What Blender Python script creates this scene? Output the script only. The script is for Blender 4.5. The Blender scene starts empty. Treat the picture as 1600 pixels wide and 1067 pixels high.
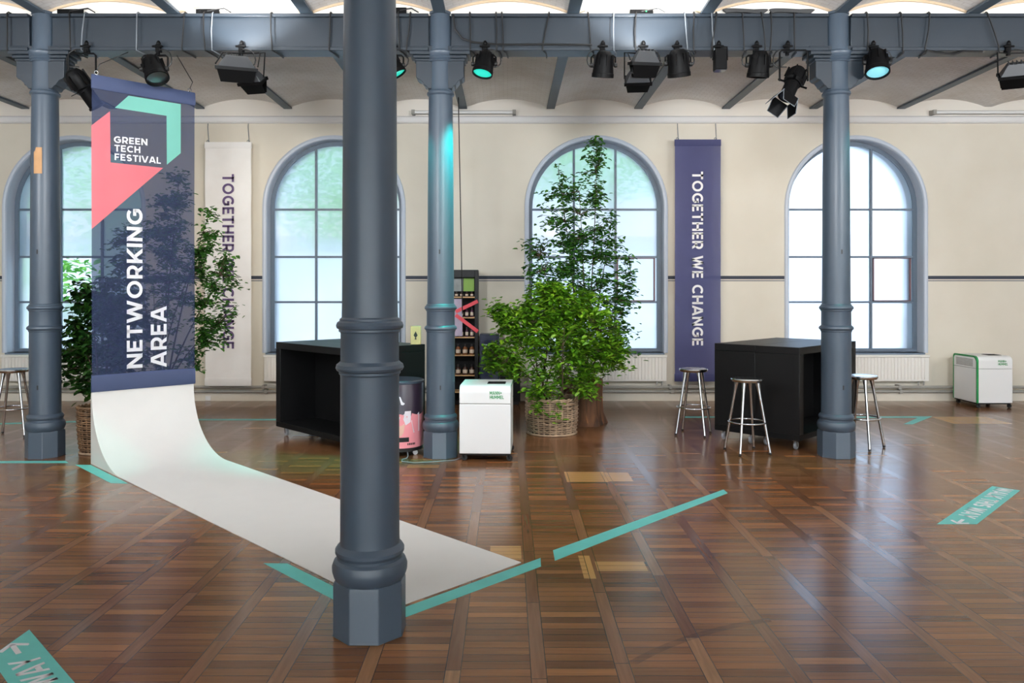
import bpy, math, random
from mathutils import Vector, Matrix
random.seed(7)
R = math.radians
SC = bpy.context.scene
COL = SC.collection

# ---------------------------------------------------------------- camera
VPX, VPY, FP, EYE = 793.0, 455.0, 1200.0, 1.65
cam = bpy.data.cameras.new('camera')
cam.sensor_width = 36.0
cam.lens = FP * 36.0 / 1600.0
cam.shift_x = (800 - VPX) / 1600.0
cam.shift_y = -(533.5 - VPY) / 1600.0
cam.clip_start = 0.05
cam_o = bpy.data.objects.new('camera', cam)
cam_o.location = (0, 0, EYE)
cam_o.rotation_euler = (R(90), 0, 0)
COL.objects.link(cam_o)
SC.camera = cam_o
SC.view_settings.view_transform = 'Standard'
SC.view_settings.look = 'None'
SC.view_settings.gamma = 1.0
SC.view_settings.use_curve_mapping = False
SC.view_settings.exposure = -0.22
SC.cycles.use_denoising = True
SC.cycles.max_bounces = 10
SC.cycles.diffuse_bounces = 4
SC.cycles.glossy_bounces = 3
SC.cycles.transmission_bounces = 6
SC.cycles.transparent_max_bounces = 16
SC.cycles.sample_clamp_indirect = 6.0
SC.cycles.caustics_reflective = False

# ---------------------------------------------------------------- world
YW = 11.6          # far wall
YR = -8.0          # wall behind the camera
XL, XR = -9.6, 11.2
W_CX = [(c - VPX) * YW / FP for c in (116.0, 522.0, 931.5, 1337.5, 1745.0)]   # window centres
W_R = 1.018        # half width of a window opening
W_SILL = EYE - (551 - VPY) * YW / FP
W_TOP = EYE + (VPY - 218) * YW / FP
W_SPR = W_TOP - W_R
REAR_CX = [-6.3, -2.4, 1.5, 5.4, 9.3]

w = bpy.data.worlds.new('sky')
SC.world = w
w.use_nodes = True
nt = w.node_tree
bg = nt.nodes['Background']
tc = nt.nodes.new('ShaderNodeTexCoord')
sp = nt.nodes.new('ShaderNodeSeparateXYZ')
rp = nt.nodes.new('ShaderNodeValToRGB')
nt.links.new(tc.outputs['Generated'], sp.inputs[0])
nt.links.new(sp.outputs['Z'], rp.inputs[0])
nt.links.new(rp.outputs[0], bg.inputs[0])
e = rp.color_ramp.elements
e[0].position = 0.0; e[0].color = (0.60, 0.75, 1.0, 1)
e[1].position = 0.6; e[1].color = (0.50, 0.70, 1.0, 1)
# the sky is brighter towards the right-hand side
mr = nt.nodes.new('ShaderNodeMapRange')
mr.inputs['From Min'].default_value = 0.22; mr.inputs['From Max'].default_value = 0.5
mr.inputs['To Min'].default_value = 1.7; mr.inputs['To Max'].default_value = 4.2
nt.links.new(sp.outputs['X'], mr.inputs['Value'])
nt.links.new(mr.outputs[0], bg.inputs[1])

def light(name, kind, loc, target, energy, color=(1, 1, 1), **kw):
    l = bpy.data.lights.new(name, kind)
    l.energy = energy; l.color = color
    for k, v in kw.items(): setattr(l, k, v)
    o = bpy.data.objects.new(name, l)
    o.location = loc
    d = Vector(target) - Vector(loc)
    o.rotation_euler = d.to_track_quat('-Z', 'Y').to_euler()
    COL.objects.link(o)
    return o

# daylight guided through the four arched windows in view
for cx in W_CX:
    p = light('window_daylight', 'AREA', (cx, YW + 0.5, 2.3), (cx, 0, 2.3), 1, shape='RECTANGLE', size=2.2, size_y=3.4)
    p.data.cycles.is_portal = True
# daylight outside the windows of the wall behind the camera
for cx in REAR_CX:
    light('rear_daylight', 'AREA', (cx, YR - 0.7, 2.35), (cx, 4, 1.9), 460, (0.96, 0.98, 1.0), shape='RECTANGLE', size=2.0, size_y=3.2)
# warm stage lamps on the beam that wash the far wall
light('wall_wash', 'SPOT', (1.45, 7.62, 3.60), (3.75, 11.6, 1.9), 210, (1.0, 0.82, 0.62), spot_size=R(75), spot_blend=0.9, shadow_soft_size=0.12)
light('wall_wash', 'SPOT', (-2.55, 7.62, 3.60), (-4.0, 11.6, 1.9), 210, (1.0, 0.80, 0.58), spot_size=R(75), spot_blend=0.9, shadow_soft_size=0.12)
# uplight spilling from the two flood lamps onto beam and vaults
for lx in (-2.62, 1.33):
    light('flood_spill', 'SPOT', (lx, 7.12, 4.02), (lx, 7.44, 4.48), 125, (0.97, 0.99, 1.0), spot_size=R(112), spot_blend=0.5, shadow_soft_size=0.04)
# fill lights added out of view, aimed up to brighten vaults and wall
for lx in (-6.0, -2.4, 1.4, 5.2, 8.6):
    light('vault_fill', 'AREA', (lx, 3.7, 3.25), (lx, 9.6, 4.6), 145, (0.96, 0.98, 1.0), shape='RECTANGLE', size=0.7, size_y=0.3)
# afternoon sun on the garden side
sun = light('sun', 'SUN', (0, -20, 30), (6, 0, 0), 5.5, (1.0, 0.96, 0.88), angle=R(1))
# plain stage lamp thrown down on the green bush
light('plant_lamp', 'SPOT', (0.94, 7.52, 3.70), (0.60, 8.85, 1.4), 190, (1.0, 0.95, 0.82), spot_size=R(48), spot_blend=0.8, shadow_soft_size=0.06)
# teal stage lamps on the columns
TEAL = (0.0, 0.95, 0.75)
light('teal_beam', 'SPOT', (-0.20, 7.50, 3.74), (-0.60, 7.66, 2.7), 900, TEAL, spot_size=R(42), spot_blend=0.8, shadow_soft_size=0.06)
light('teal_beam', 'SPOT', (-1.13, 7.50, 3.74), (-0.72, 7.66, 2.7), 200, TEAL, spot_size=R(28), spot_blend=0.8, shadow_soft_size=0.06)
light('teal_beam', 'SPOT', (3.66, 7.48, 3.74), (3.36, 7.66, 2.4), 120, TEAL, spot_size=R(42), spot_blend=0.8, shadow_soft_size=0.06)
light('teal_beam', 'SPOT', (-4.2, 7.3, 3.8), (-3.95, 7.0, 0), 120, TEAL, spot_size=R(22), spot_blend=0.7, shadow_soft_size=0.05)

# ---------------------------------------------------------------- helpers
def P(px, py, Y):
    return Vector(((px - VPX) * Y / FP, Y, EYE - (py - VPY) * Y / FP))

def F(px, py):
    Y = EYE * FP / (py - VPY)
    return Vector(((px - VPX) * Y / FP, Y, 0))

def s2l(c):
    return tuple((x / 255 / 12.92) if x / 255 <= 0.04045 else ((x / 255 + 0.055) / 1.055) ** 2.4 for x in c)

def mat(name, rgb, rough=0.5, metal=0.0, var=0.0, scale=6.0, bump=0.0, bscale=40.0, coat=0.0, spec=0.5, emit=None, estr=0.0):
    """principled material with optional procedural colour variation and bump; rgb is sRGB 0..255"""
    m = bpy.data.materials.new(name)
    m.use_nodes = True
    t = m.node_tree
    b = t.nodes['Principled BSDF']
    c = s2l(rgb)
    b.inputs['Base Color'].default_value = (*c, 1)
    b.inputs['Roughness'].default_value = rough
    b.inputs['Metallic'].default_value = metal
    b.inputs['Specular IOR Level'].default_value = spec
    b.inputs['Coat Weight'].default_value = coat
    b.inputs['Coat Roughness'].default_value = 0.15
    tcn = t.nodes.new('ShaderNodeTexCoord')
    if var > 0:
        n = t.nodes.new('ShaderNodeTexNoise'); n.inputs['Scale'].default_value = scale
        n.inputs['Detail'].default_value = 5
        t.links.new(tcn.outputs['Object'], n.inputs['Vector'])
        r = t.nodes.new('ShaderNodeValToRGB')
        r.color_ramp.elements[0].position = 0.3; r.color_ramp.elements[1].position = 0.7
        r.color_ramp.elements[0].color = (*[max(0, x * (1 - var)) for x in c], 1)
        r.color_ramp.elements[1].color = (*[min(1, x * (1 + var)) for x in c], 1)
        t.links.new(n.outputs['Fac'], r.inputs[0]); t.links.new(r.outputs[0], b.inputs['Base Color'])
    if bump > 0:
        n2 = t.nodes.new('ShaderNodeTexNoise'); n2.inputs['Scale'].default_value = bscale
        n2.inputs['Detail'].default_value = 4
        t.links.new(tcn.outputs['Object'], n2.inputs['Vector'])
        bp = t.nodes.new('ShaderNodeBump'); bp.inputs['Strength'].default_value = bump; bp.inputs['Distance'].default_value = 0.01
        t.links.new(n2.outputs['Fac'], bp.inputs['Height']); t.links.new(bp.outputs[0], b.inputs['Normal'])
    if emit:
        b.inputs['Emission Color'].default_value = (*s2l(emit), 1); b.inputs['Emission Strength'].default_value = estr
    return m

class NB:
    """tiny node-graph builder"""
    def __init__(s, m): s.t = m.node_tree
    def n(s, typ, **kw):
        x = s.t.nodes.new(typ)
        for k, v in kw.items(): setattr(x, k, v)
        return x
    def put(s, sock, v):
        if isinstance(v, bpy.types.NodeSocket): s.t.links.new(v, sock)
        elif v is not None: sock.default_value = v
    def m(s, op, a, b=None, c=None):
        x = s.n('ShaderNodeMath', operation=op)
        s.put(x.inputs[0], a); s.put(x.inputs[1], b); s.put(x.inputs[2], c)
        return x.outputs[0]
    def mix(s, f, a, b, blend='MIX'):
        x = s.n('ShaderNodeMix', data_type='RGBA', blend_type=blend)
        s.put(x.inputs[0], f); s.put(x.inputs[6], a); s.put(x.inputs[7], b)
        return x.outputs[2]
    def ramp(s, f, stops):
        x = s.n('ShaderNodeValToRGB'); cr = x.color_ramp
        while len(cr.elements) < len(stops): cr.elements.new(0.5)
        for el, (p, c) in zip(cr.elements, stops): el.position = p; el.color = (*c, 1)
        s.put(x.inputs[0], f)
        return x.outputs[0]

def root_of(o):
    while o.parent: o = o.parent
    return o

class MB:
    """collects polygons, links them as ONE mesh object"""
    def __init__(s): s.v = []; s.f = []; s.mi = []; s.cur = 0
    def poly(s, pts, mi=None):
        k = len(s.v); s.v += [Vector(p) for p in pts]
        s.f.append(list(range(k, k + len(pts)))); s.mi.append(s.cur if mi is None else mi)
        return s
    def mesh(s, pts, faces):
        k = len(s.v); s.v += [Vector(p) for p in pts]
        for f in faces: s.f.append([k + i for i in f]); s.mi.append(s.cur)
        return s
    def box(s, c, d, rz=0.0, M=None):
        c = Vector(c); hx, hy, hz = d[0] / 2, d[1] / 2, d[2] / 2
        M = M if M is not None else Matrix.Rotation(rz, 3, 'Z')
        p = [c + M @ Vector((x * hx, y * hy, z * hz)) for z in (-1, 1) for y in (-1, 1) for x in (-1, 1)]
        return s.mesh(p, [(0, 2, 3, 1), (4, 5, 7, 6), (0, 1, 5, 4), (2, 6, 7, 3), (0, 4, 6, 2), (1, 3, 7, 5)])
    def b2(s, a, b):
        a, b = Vector(a), Vector(b)
        return s.box((a + b) / 2, (abs(b.x - a.x), abs(b.y - a.y), abs(b.z - a.z)))
    def tube(s, pts, r, n=8, closed=False, radii=None):
        pts = [Vector(p) for p in pts]; N = len(pts); k = len(s.v)
        ref = None
        for i, p in enumerate(pts):
            a = pts[(i - 1) % N] if (closed or i > 0) else p
            b = pts[(i + 1) % N] if (closed or i < N - 1) else p
            t = (b - a).normalized()
            if ref is None:
                ref = t.cross(Vector((0, 0, 1)))
                if ref.length < 0.05: ref = t.cross(Vector((1, 0, 0)))
            ref = (ref - t * ref.dot(t))
            if ref.length < 1e-6: ref = t.orthogonal()
            ref.normalize(); q = t.cross(ref)
            rr = radii[i] if radii else r
            for j in range(n):
                an = 2 * math.pi * j / n
                s.v.append(p + (ref * math.cos(an) + q * math.sin(an)) * rr)
        for i in range(N if closed else N - 1):
            for j in range(n):
                a = k + i * n + j; b = k + i * n + (j + 1) % n
                c = k + ((i + 1) % N) * n + (j + 1) % n; d = k + ((i + 1) % N) * n + j
                s.f.append([a, b, c, d]); s.mi.append(s.cur)
        if not closed:
            s.f.append([k + j for j in range(n)][::-1]); s.mi.append(s.cur)
            s.f.append([k + (N - 1) * n + j for j in range(n)]); s.mi.append(s.cur)
        return s
    def lathe(s, prof, c=(0, 0, 0), n=32, M=None, cap=True, off=0.0):
        c = Vector(c); M = M if M is not None else Matrix.Identity(3); k = len(s.v); N = len(prof)
        for r, z in prof:
            for j in range(n):
                a = 2 * math.pi * (j + off) / n
                s.v.append(c + M @ Vector((r * math.cos(a), r * math.sin(a), z)))
        for i in range(N - 1):
            for j in range(n):
                s.f.append([k + i * n + j, k + i * n + (j + 1) % n, k + (i + 1) * n + (j + 1) % n, k + (i + 1) * n + j]); s.mi.append(s.cur)
        if cap:
            s.f.append([k + j for j in range(n)][::-1]); s.mi.append(s.cur)
            s.f.append([k + (N - 1) * n + j for j in range(n)]); s.mi.append(s.cur)
        return s
    def prism(s, poly, fn, t0, t1):
        """poly: 2D outline; fn(a,b,t) -> point"""
        n = len(poly)
        A = [fn(a, b, t0) for a, b in poly]; B = [fn(a, b, t1) for a, b in poly]
        return s.mesh(A + B, [tuple(range(n))[::-1], tuple(range(n, 2 * n))] + [(i, (i + 1) % n, n + (i + 1) % n, n + i) for i in range(n)])
    def ring(s, c, r, tr, n=40, k=8, M=None):
        c = Vector(c); M = M if M is not None else Matrix.Identity(3)
        return s.tube([c + M @ Vector((r * math.cos(2 * math.pi * i / n), r * math.sin(2 * math.pi * i / n), 0)) for i in range(n)], tr, k, True)
    def build(s, name, mats, parent=None, bevel=0.0, smooth=35, flip=False):
        me = bpy.data.meshes.new(name)
        if parent is not None: org = root_of(parent).location.copy()
        else:
            xs = [p.x for p in s.v]; ys = [p.y for p in s.v]; zs = [p.z for p in s.v]
            org = Vector(((min(xs) + max(xs)) / 2, (min(ys) + max(ys)) / 2, min(zs)))
        me.from_pydata([tuple(p - org) for p in s.v], [], s.f)
        for m_ in (mats if isinstance(mats, (list, tuple)) else [mats]): me.materials.append(m_)
        me.polygons.foreach_set('material_index', s.mi)
        me.polygons.foreach_set('use_smooth', [True] * len(s.f))
        me.update()
        me.set_sharp_from_angle(angle=R(smooth))
        o = bpy.data.objects.new(name, me)
        COL.objects.link(o)
        if parent is not None: o.parent = parent
        else: o.location = org
        if bevel > 0:
            b = o.modifiers.new('bevel', 'BEVEL'); b.width = bevel; b.segments = 2; b.limit_method = 'ANGLE'; b.angle_limit = R(40)
        return o

def tag(o, label, cat, group=None, kind=None):
    if label: o['label'] = label
    if cat: o['category'] = cat
    if group: o['group'] = group
    if kind: o['kind'] = kind
    return o

def thing(name, loc, label, cat, group=None):
    o = bpy.data.objects.new(name, None)
    o.empty_display_size = 0.1
    o.location = loc
    COL.objects.link(o)
    return tag(o, label, cat, group)

def copy_tree(o, parent=None):
    c = o.copy(); COL.objects.link(c)
    if parent: c.parent = parent
    for ch in list(o.children): copy_tree(ch, c)
    return c

def struct(o): o['kind'] = 'structure'; return o

def arc(cx, cy, rx, ry, a0, a1, n=14):
    return [(cx + rx * math.cos(R(a0 + (a1 - a0) * i / n)), cy + ry * math.sin(R(a0 + (a1 - a0) * i / n))) for i in range(n + 1)]

# ---- geometric bold sans letters drawn as strokes, cap height 1
SW = 0.20
GL = {
 'A': (0.90, [[(0.0, -0.2), (0.43, 1.05)], [(0.90, -0.2), (0.47, 1.05)], [(0.2, 0.28), (0.7, 0.28)]]),
 'C': (0.86, [arc(0.5, 0.5, 0.40, 0.41, 48, 312)]),
 'E': (0.66, [[(0.1, 0), (0.1, 1)], [(0.1, 0.91), (0.64, 0.91)], [(0.1, 0.5), (0.58, 0.5)], [(0.1, 0.09), (0.65, 0.09)]]),
 'F': (0.64, [[(0.1, 0), (0.1, 1)], [(0.1, 0.91), (0.62, 0.91)], [(0.1, 0.46), (0.56, 0.46)]]),
 'G': (0.92, [arc(0.5, 0.5, 0.40, 0.41, 48, 325), [(0.81, 0.20), (0.81, 0.52)], [(0.50, 0.50), (0.90, 0.50)]]),
 'H': (0.80, [[(0.1, 0), (0.1, 1)], [(0.7, 0), (0.7, 1)], [(0.1, 0.5), (0.7, 0.5)]]),
 'I': (0.20, [[(0.1, 0), (0.1, 1)]]),
 'K': (0.78, [[(0.1, 0), (0.1, 1)], [(0.08, 0.24), (0.82, 1.1)], [(0.32, 0.55), (0.82, -0.12)]]),
 'L': (0.60, [[(0.1, 0), (0.1, 1)], [(0.1, 0.09), (0.59, 0.09)]]),
 'M': (0.98, [[(0.1, 0), (0.1, 1)], [(0.88, 0), (0.88, 1)], [(0.07, 1.05), (0.49, 0.28)], [(0.91, 1.05), (0.49, 0.28)]]),
 'N': (0.82, [[(0.1, 0), (0.1, 1)], [(0.72, 0), (0.72, 1)], [(0.0, 1.12), (0.82, -0.12)]]),
 'O': (1.0, [arc(0.5, 0.5, 0.40, 0.41, 0, 360, 26)]),
 'R': (0.76, [[(0.1, 0), (0.1, 1)], [(0.1, 0.91), (0.40, 0.91)] + arc(0.40, 0.635, 0.25, 0.275, 85, -85) + [(0.1, 0.36)], [(0.36, 0.42), (0.72, -0.14)]]),
 'S': (0.72, [arc(0.37, 0.69, 0.26, 0.22, 35, 270) + arc(0.36, 0.29, 0.26, 0.20, 85, -150)]),
 'T': (0.72, [[(0.36, 0), (0.36, 1)], [(0.0, 0.91), (0.72, 0.91)]]),
 'U': (0.80, [[(0.1, 1), (0.1, 0.40)] + arc(0.40, 0.40, 0.30, 0.31, 180, 360) + [(0.7, 1)]]),
 'V': (0.90, [[(0.0, 1.2), (0.43, -0.05)], [(0.90, 1.2), (0.47, -0.05)]]),
 'W': (1.28, [[(0.04, 1.2), (0.36, -0.05)], [(0.66, 1.1), (0.34, -0.05)], [(0.62, 1.1), (0.94, -0.05)], [(1.24, 1.2), (0.92, -0.05)]]),
 'Y': (0.84, [[(-0.04, 1.2), (0.44, 0.38)], [(0.88, 1.2), (0.40, 0.38)], [(0.42, 0.45), (0.42, 0)]]),
 '+': (0.66, [[(0.33, 0.2), (0.33, 0.8)], [(0.05, 0.5), (0.61, 0.5)]]),
 '>': (1.25, [[(0.0, 0.5), (1.05, 0.5)], [(0.62, 1.0), (1.12, 0.5), (0.62, 0.0)]]),
 ' ': (0.34, []),
}
def clip_y(poly, lim, keep_below):
    out = []
    for i in range(len(poly)):
        a, b = poly[i], poly[(i + 1) % len(poly)]
        ia = a[1] <= lim if keep_below else a[1] >= lim
        ib = b[1] <= lim if keep_below else b[1] >= lim
        if ia: out.append(a)
        if ia != ib:
            t = (lim - a[1]) / (b[1] - a[1]); out.append((a[0] + t * (b[0] - a[0]), lim))
    return out
def stroke_quads(line, wd=SW):
    h = wd / 2; L = []; Rr = []; n = len(line)
    for i, p in enumerate(line):
        p = Vector(p)
        d0 = (p - Vector(line[i - 1])).normalized() if i > 0 else None
        d1 = (Vector(line[i + 1]) - p).normalized() if i < n - 1 else None
        if n > 3 and (Vector(line[0]) - Vector(line[-1])).length < 1e-4:
            if d0 is None: d0 = (p - Vector(line[-2])).normalized()
            if d1 is None: d1 = (Vector(line[1]) - p).normalized()
        d0 = d0 if d0 is not None else d1; d1 = d1 if d1 is not None else d0
        t = (d0 + d1).normalized(); nr = Vector((-t.y, t.x))
        k = h / max(0.4, nr.dot(Vector((-d1.y, d1.x))))
        L.append(p + nr * k); Rr.append(p - nr * k)
    return [[tuple(L[i]), tuple(Rr[i]), tuple(Rr[i + 1]), tuple(L[i + 1])] for i in range(n - 1)]
def text_width(txt, gap=0.14): return sum(GL[c][0] + gap for c in txt) - gap
def text(mb, txt, org, d, up, size, gap=0.14, stretch=1.0):
    org, d, up = Vector(org), Vector(d), Vector(up); x = 0.0
    for ch in txt:
        wd, strokes = GL[ch]
        for ln in strokes:
            for q in stroke_quads(ln):
                q = clip_y(clip_y(q, 1.0, True), 0.0, False)
                if len(q) >= 3: mb.poly([org + d * ((x + a) * size * stretch) + up * (b * size) for a, b in q])
        x += wd + gap
    return mb
# ---------------------------------------------------------------- materials
def floor_material():
    m = mat('parquet', (120, 82, 56), 0.33)
    g = NB(m); t = m.node_tree; b = t.nodes['Principled BSDF']
    geo = g.n('ShaderNodeNewGeometry'); sep = g.n('ShaderNodeSeparateXYZ')
    t.links.new(geo.outputs['Position'], sep.inputs[0])
    X, Y = sep.outputs['X'], sep.outputs['Y']
    per = 0.372
    u = g.m('DIVIDE', g.m('SUBTRACT', X, 0.135 - 0.0335), per)
    i = g.m('FLOOR', u); fx = g.m('FRACT', u)
    strip = g.m('LESS_THAN', fx, 0.067 / per)
    wn0 = g.n('ShaderNodeTexWhiteNoise', noise_dimensions='1D'); g.put(wn0.inputs['W'], i)
    off = wn0.outputs['Value']
    rows = g.m('ADD', g.m('DIVIDE', Y, 0.066), g.m('MULTIPLY', off, 7.0))
    rowl = g.m('ADD', g.m('DIVIDE', Y, 0.80), g.m('MULTIPLY', off, 5.0))
    rr = g.m('ADD', g.m('MULTIPLY', rows, g.m('SUBTRACT', 1.0, strip)), g.m('MULTIPLY', rowl, strip))
    j = g.m('FLOOR', rr); fr = g.m('FRACT', rr)
    cx = g.n('ShaderNodeCombineXYZ'); g.put(cx.inputs[0], i); g.put(cx.inputs[1], j); g.put(cx.inputs[2], strip)
    wn = g.n('ShaderNodeTexWhiteNoise', noise_dimensions='3D'); g.put(wn.inputs['Vector'], cx.outputs[0])
    rnd = wn.outputs['Value']
    board = g.ramp(rnd, [(0.0, s2l((98, 65, 40))), (0.3, s2l((114, 76, 47))), (0.7, s2l((124, 84, 52))), (0.95, s2l((136, 91, 56))), (1.0, s2l((150, 104, 64)))])
    stripc = g.ramp(rnd, [(0.0, s2l((104, 70, 48))), (0.5, s2l((119, 82, 57))), (0.92, s2l((132, 94, 67))), (1.0, s2l((146, 108, 74)))])
    col = g.mix(strip, board, stripc)
    # grain along each board
    gx = g.m('ADD', g.m('MULTIPLY', X, g.m('ADD', 3.0, g.m('MULTIPLY', strip, 60.0))), g.m('MULTIPLY', rnd, 40.0))
    gy = g.m('MULTIPLY', Y, g.m('SUBTRACT', 75.0, g.m('MULTIPLY', strip, 71.0)))
    gv = g.n('ShaderNodeCombineXYZ'); g.put(gv.inputs[0], gx); g.put(gv.inputs[1], gy); g.put(gv.inputs[2], rnd)
    gn = g.n('ShaderNodeTexNoise'); gn.inputs['Scale'].default_value = 1.0; gn.inputs['Detail'].default_value = 6
    g.put(gn.inputs['Vector'], gv.outputs[0])
    grain = g.ramp(gn.outputs['Fac'], [(0.25, (0.82, 0.81, 0.80)), (0.75, (1.14, 1.13, 1.12))])
    col = g.mix(1.0, col, grain, 'MULTIPLY')
    # repaired light boards
    lite = None
    for (px0, py0, px1, py1) in ((886, 737, 951, 753), (951, 738, 990, 752), (934, 877, 1013, 892), (765, 853, 815, 874), (1490, 651, 1582, 662), (985, 868, 1038, 904)):
        a = F(px0, py1); c = F(px1, py0)
        x0, x1 = sorted((a.x, (px1 - VPX) * a.y / FP)); y0, y1 = a.y, c.y
        if px0 == 985: x0, x1 = 0.44, 0.51
        inx = g.m('MULTIPLY', g.m('GREATER_THAN', X, x0), g.m('LESS_THAN', X, x1))
        iny = g.m('MULTIPLY', g.m('GREATER_THAN', Y, y0), g.m('LESS_THAN', Y, y1))
        r_ = g.m('MULTIPLY', inx, iny)
        lite = r_ if lite is None else g.m('MAXIMUM', lite, r_)
    col = g.mix(g.m('MULTIPLY', lite, 0.9), col, (*s2l((186, 142, 88)), 1))
    # joints
    edge = 0.0018
    d1 = g.m('MINIMUM', fx, g.m('SUBTRACT', 1.0, fx))
    d2 = g.m('ABSOLUTE', g.m('SUBTRACT', fx, 0.067 / per))
    dx = g.m('MULTIPLY', g.m('MINIMUM', d1, d2), per)
    dr = g.m('MINIMUM', fr, g.m('SUBTRACT', 1.0, fr))
    dy = g.m('MULTIPLY', dr, g.m('ADD', 0.066, g.m('MULTIPLY', strip, 0.734)))
    dm = g.m('MINIMUM', dx, dy)
    joint = g.m('LESS_THAN', dm, edge)
    col = g.mix(g.m('MULTIPLY', joint, 0.85), col, (*s2l((40, 26, 18)), 1))
    # a long curved scuff mark
    ex = g.m('SUBTRACT', X, 1.78); ey = g.m('SUBTRACT', Y, 2.2)
    rad = g.m('SQRT', g.m('ADD', g.m('MULTIPLY', ex, ex), g.m('MULTIPLY', ey, ey)))
    ring = g.m('LESS_THAN', g.m('ABSOLUTE', g.m('SUBTRACT', rad, 1.72)), 0.022)
    arcm = g.m('MULTIPLY', ring, g.m('MULTIPLY', g.m('LESS_THAN', X, 1.32), g.m('GREATER_THAN', Y, 3.4)))
    sn = g.n('ShaderNodeTexNoise'); sn.inputs['Scale'].default_value = 14; t.links.new(geo.outputs['Position'], sn.inputs['Vector'])
    col = g.mix(g.m('MULTIPLY', arcm, g.m('MULTIPLY', sn.outputs['Fac'], 0.7)), col, (*s2l((55, 42, 36)), 1))
    t.links.new(col, b.inputs['Base Color'])
    rn = g.n('ShaderNodeTexNoise'); rn.inputs['Scale'].default_value = 1.3; rn.inputs['Detail'].default_value = 4
    t.links.new(geo.outputs['Position'], rn.inputs['Vector'])
    ro = g.m('SUBTRACT', g.m('ADD', 0.17, g.m('ADD', g.m('MULTIPLY', rn.outputs['Fac'], 0.07), g.m('MULTIPLY', rnd, 0.04))), g.m('MULTIPLY', strip, 0.05))
    t.links.new(ro, b.inputs['Roughness'])
    wv = g.n('ShaderNodeTexNoise'); wv.inputs['Scale'].default_value = 1.0; wv.inputs['Detail'].default_value = 2
    wc = g.n('ShaderNodeCombineXYZ'); g.put(wc.inputs[0], g.m('MULTIPLY', X, 2.5)); g.put(wc.inputs[1], g.m('MULTIPLY', Y, 16.0)); t.links.new(wc.outputs[0], wv.inputs['Vector'])
    hgt = g.m('ADD', g.m('MULTIPLY', gn.outputs['Fac'], 0.12), g.m('MULTIPLY', wv.outputs['Fac'], 0.06))
    bp = g.n('ShaderNodeBump'); bp.inputs['Strength'].default_value = 0.25; bp.inputs['Distance'].default_value = 0.0015
    g.put(bp.inputs['Height'], hgt); t.links.new(bp.outputs[0], b.inputs['Normal'])
    b.inputs['Specular IOR Level'].default_value = 0.46
    return m

def wall_material():
    m = mat('wall_paint', (224, 216, 196), 0.75)
    g = NB(m); t = m.node_tree; b = t.nodes['Principled BSDF']
    geo = g.n('ShaderNodeNewGeometry'); sep = g.n('ShaderNodeSeparateXYZ'); t.links.new(geo.outputs['Position'], sep.inputs[0])
    Z = sep.outputs['Z']
    n = g.n('ShaderNodeTexNoise'); n.inputs['Scale'].default_value = 1.2; n.inputs['Detail'].default_value = 6; t.links.new(geo.outputs['Position'], n.inputs['Vector'])
    col = g.ramp(n.outputs['Fac'], [(0.3, s2l((216, 209, 193))), (0.7, s2l((224, 218, 204)))])
    zl = lambda y: EYE + (VPY - y) * YW / FP
    hi = g.m('GREATER_THAN', Z, zl(193.5))
    col = g.mix(hi, col, (*s2l((236, 231, 222)), 1))
    def band(y0, y1): return g.m('MULTIPLY', g.m('GREATER_THAN', Z, zl(y1)), g.m('LESS_THAN', Z, zl(y0)))
    col = g.mix(band(431.0, 436.2), col, (*s2l((52, 58, 70)), 1))
    col = g.mix(band(437.9, 439.3), col, (*s2l((95, 100, 108)), 1))
    t.links.new(col, b.inputs['Base Color'])
    n2 = g.n('ShaderNodeTexNoise'); n2.inputs['Scale'].default_value = 30; t.links.new(geo.outputs['Position'], n2.inputs['Vector'])
    bp = g.n('ShaderNodeBump'); bp.inputs['Strength'].default_value = 0.08; t.links.new(n2.outputs['Fac'], bp.inputs['Height']); t.links.new(bp.outputs[0], b.inputs['Normal'])
    return m

def brick_material(name, c1, c2, mortar, scale, axes, bump=0.5, rough=0.85):
    m = mat(name, c1, rough)
    g = NB(m); t = m.node_tree; b = t.nodes['Principled BSDF']
    geo = g.n('ShaderNodeNewGeometry'); sep = g.n('ShaderNodeSeparateXYZ'); t.links.new(geo.outputs['Position'], sep.inputs[0])
    cb = g.n('ShaderNodeCombineXYZ'); t.links.new(sep.outputs[axes[0]], cb.inputs[0]); t.links.new(sep.outputs[axes[1]], cb.inputs[1])
    br = g.n('ShaderNodeTexBrick'); br.inputs['Scale'].default_value = scale; br.inputs['Mortar Size'].default_value = 0.02
    br.inputs['Color1'].default_value = (*s2l(c1), 1); br.inputs['Color2'].default_value = (*s2l(c2), 1); br.inputs['Mortar'].default_value = (*s2l(mortar), 1)
    t.links.new(cb.outputs[0], br.inputs['Vector'])
    n = g.n('ShaderNodeTexNoise'); n.inputs['Scale'].default_value = 2.0; n.inputs['Detail'].default_value = 8; t.links.new(geo.outputs['Position'], n.inputs['Vector'])
    st = g.ramp(n.outputs['Fac'], [(0.3, (0.88, 0.86, 0.83)), (0.6, (1, 1, 1))])
    t.links.new(g.mix(1.0, br.outputs['Color'], st, 'MULTIPLY'), b.inputs['Base Color'])
    bp = g.n('ShaderNodeBump'); bp.inputs['Strength'].default_value = bump; bp.inputs['Distance'].default_value = 0.01
    h = g.m('SUBTRACT', g.m('MULTIPLY', n.outputs['Fac'], 0.6), br.outputs['Fac'])
    t.links.new(h, bp.inputs['Height']); t.links.new(bp.outputs[0], b.inputs['Normal'])
    return m

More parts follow.
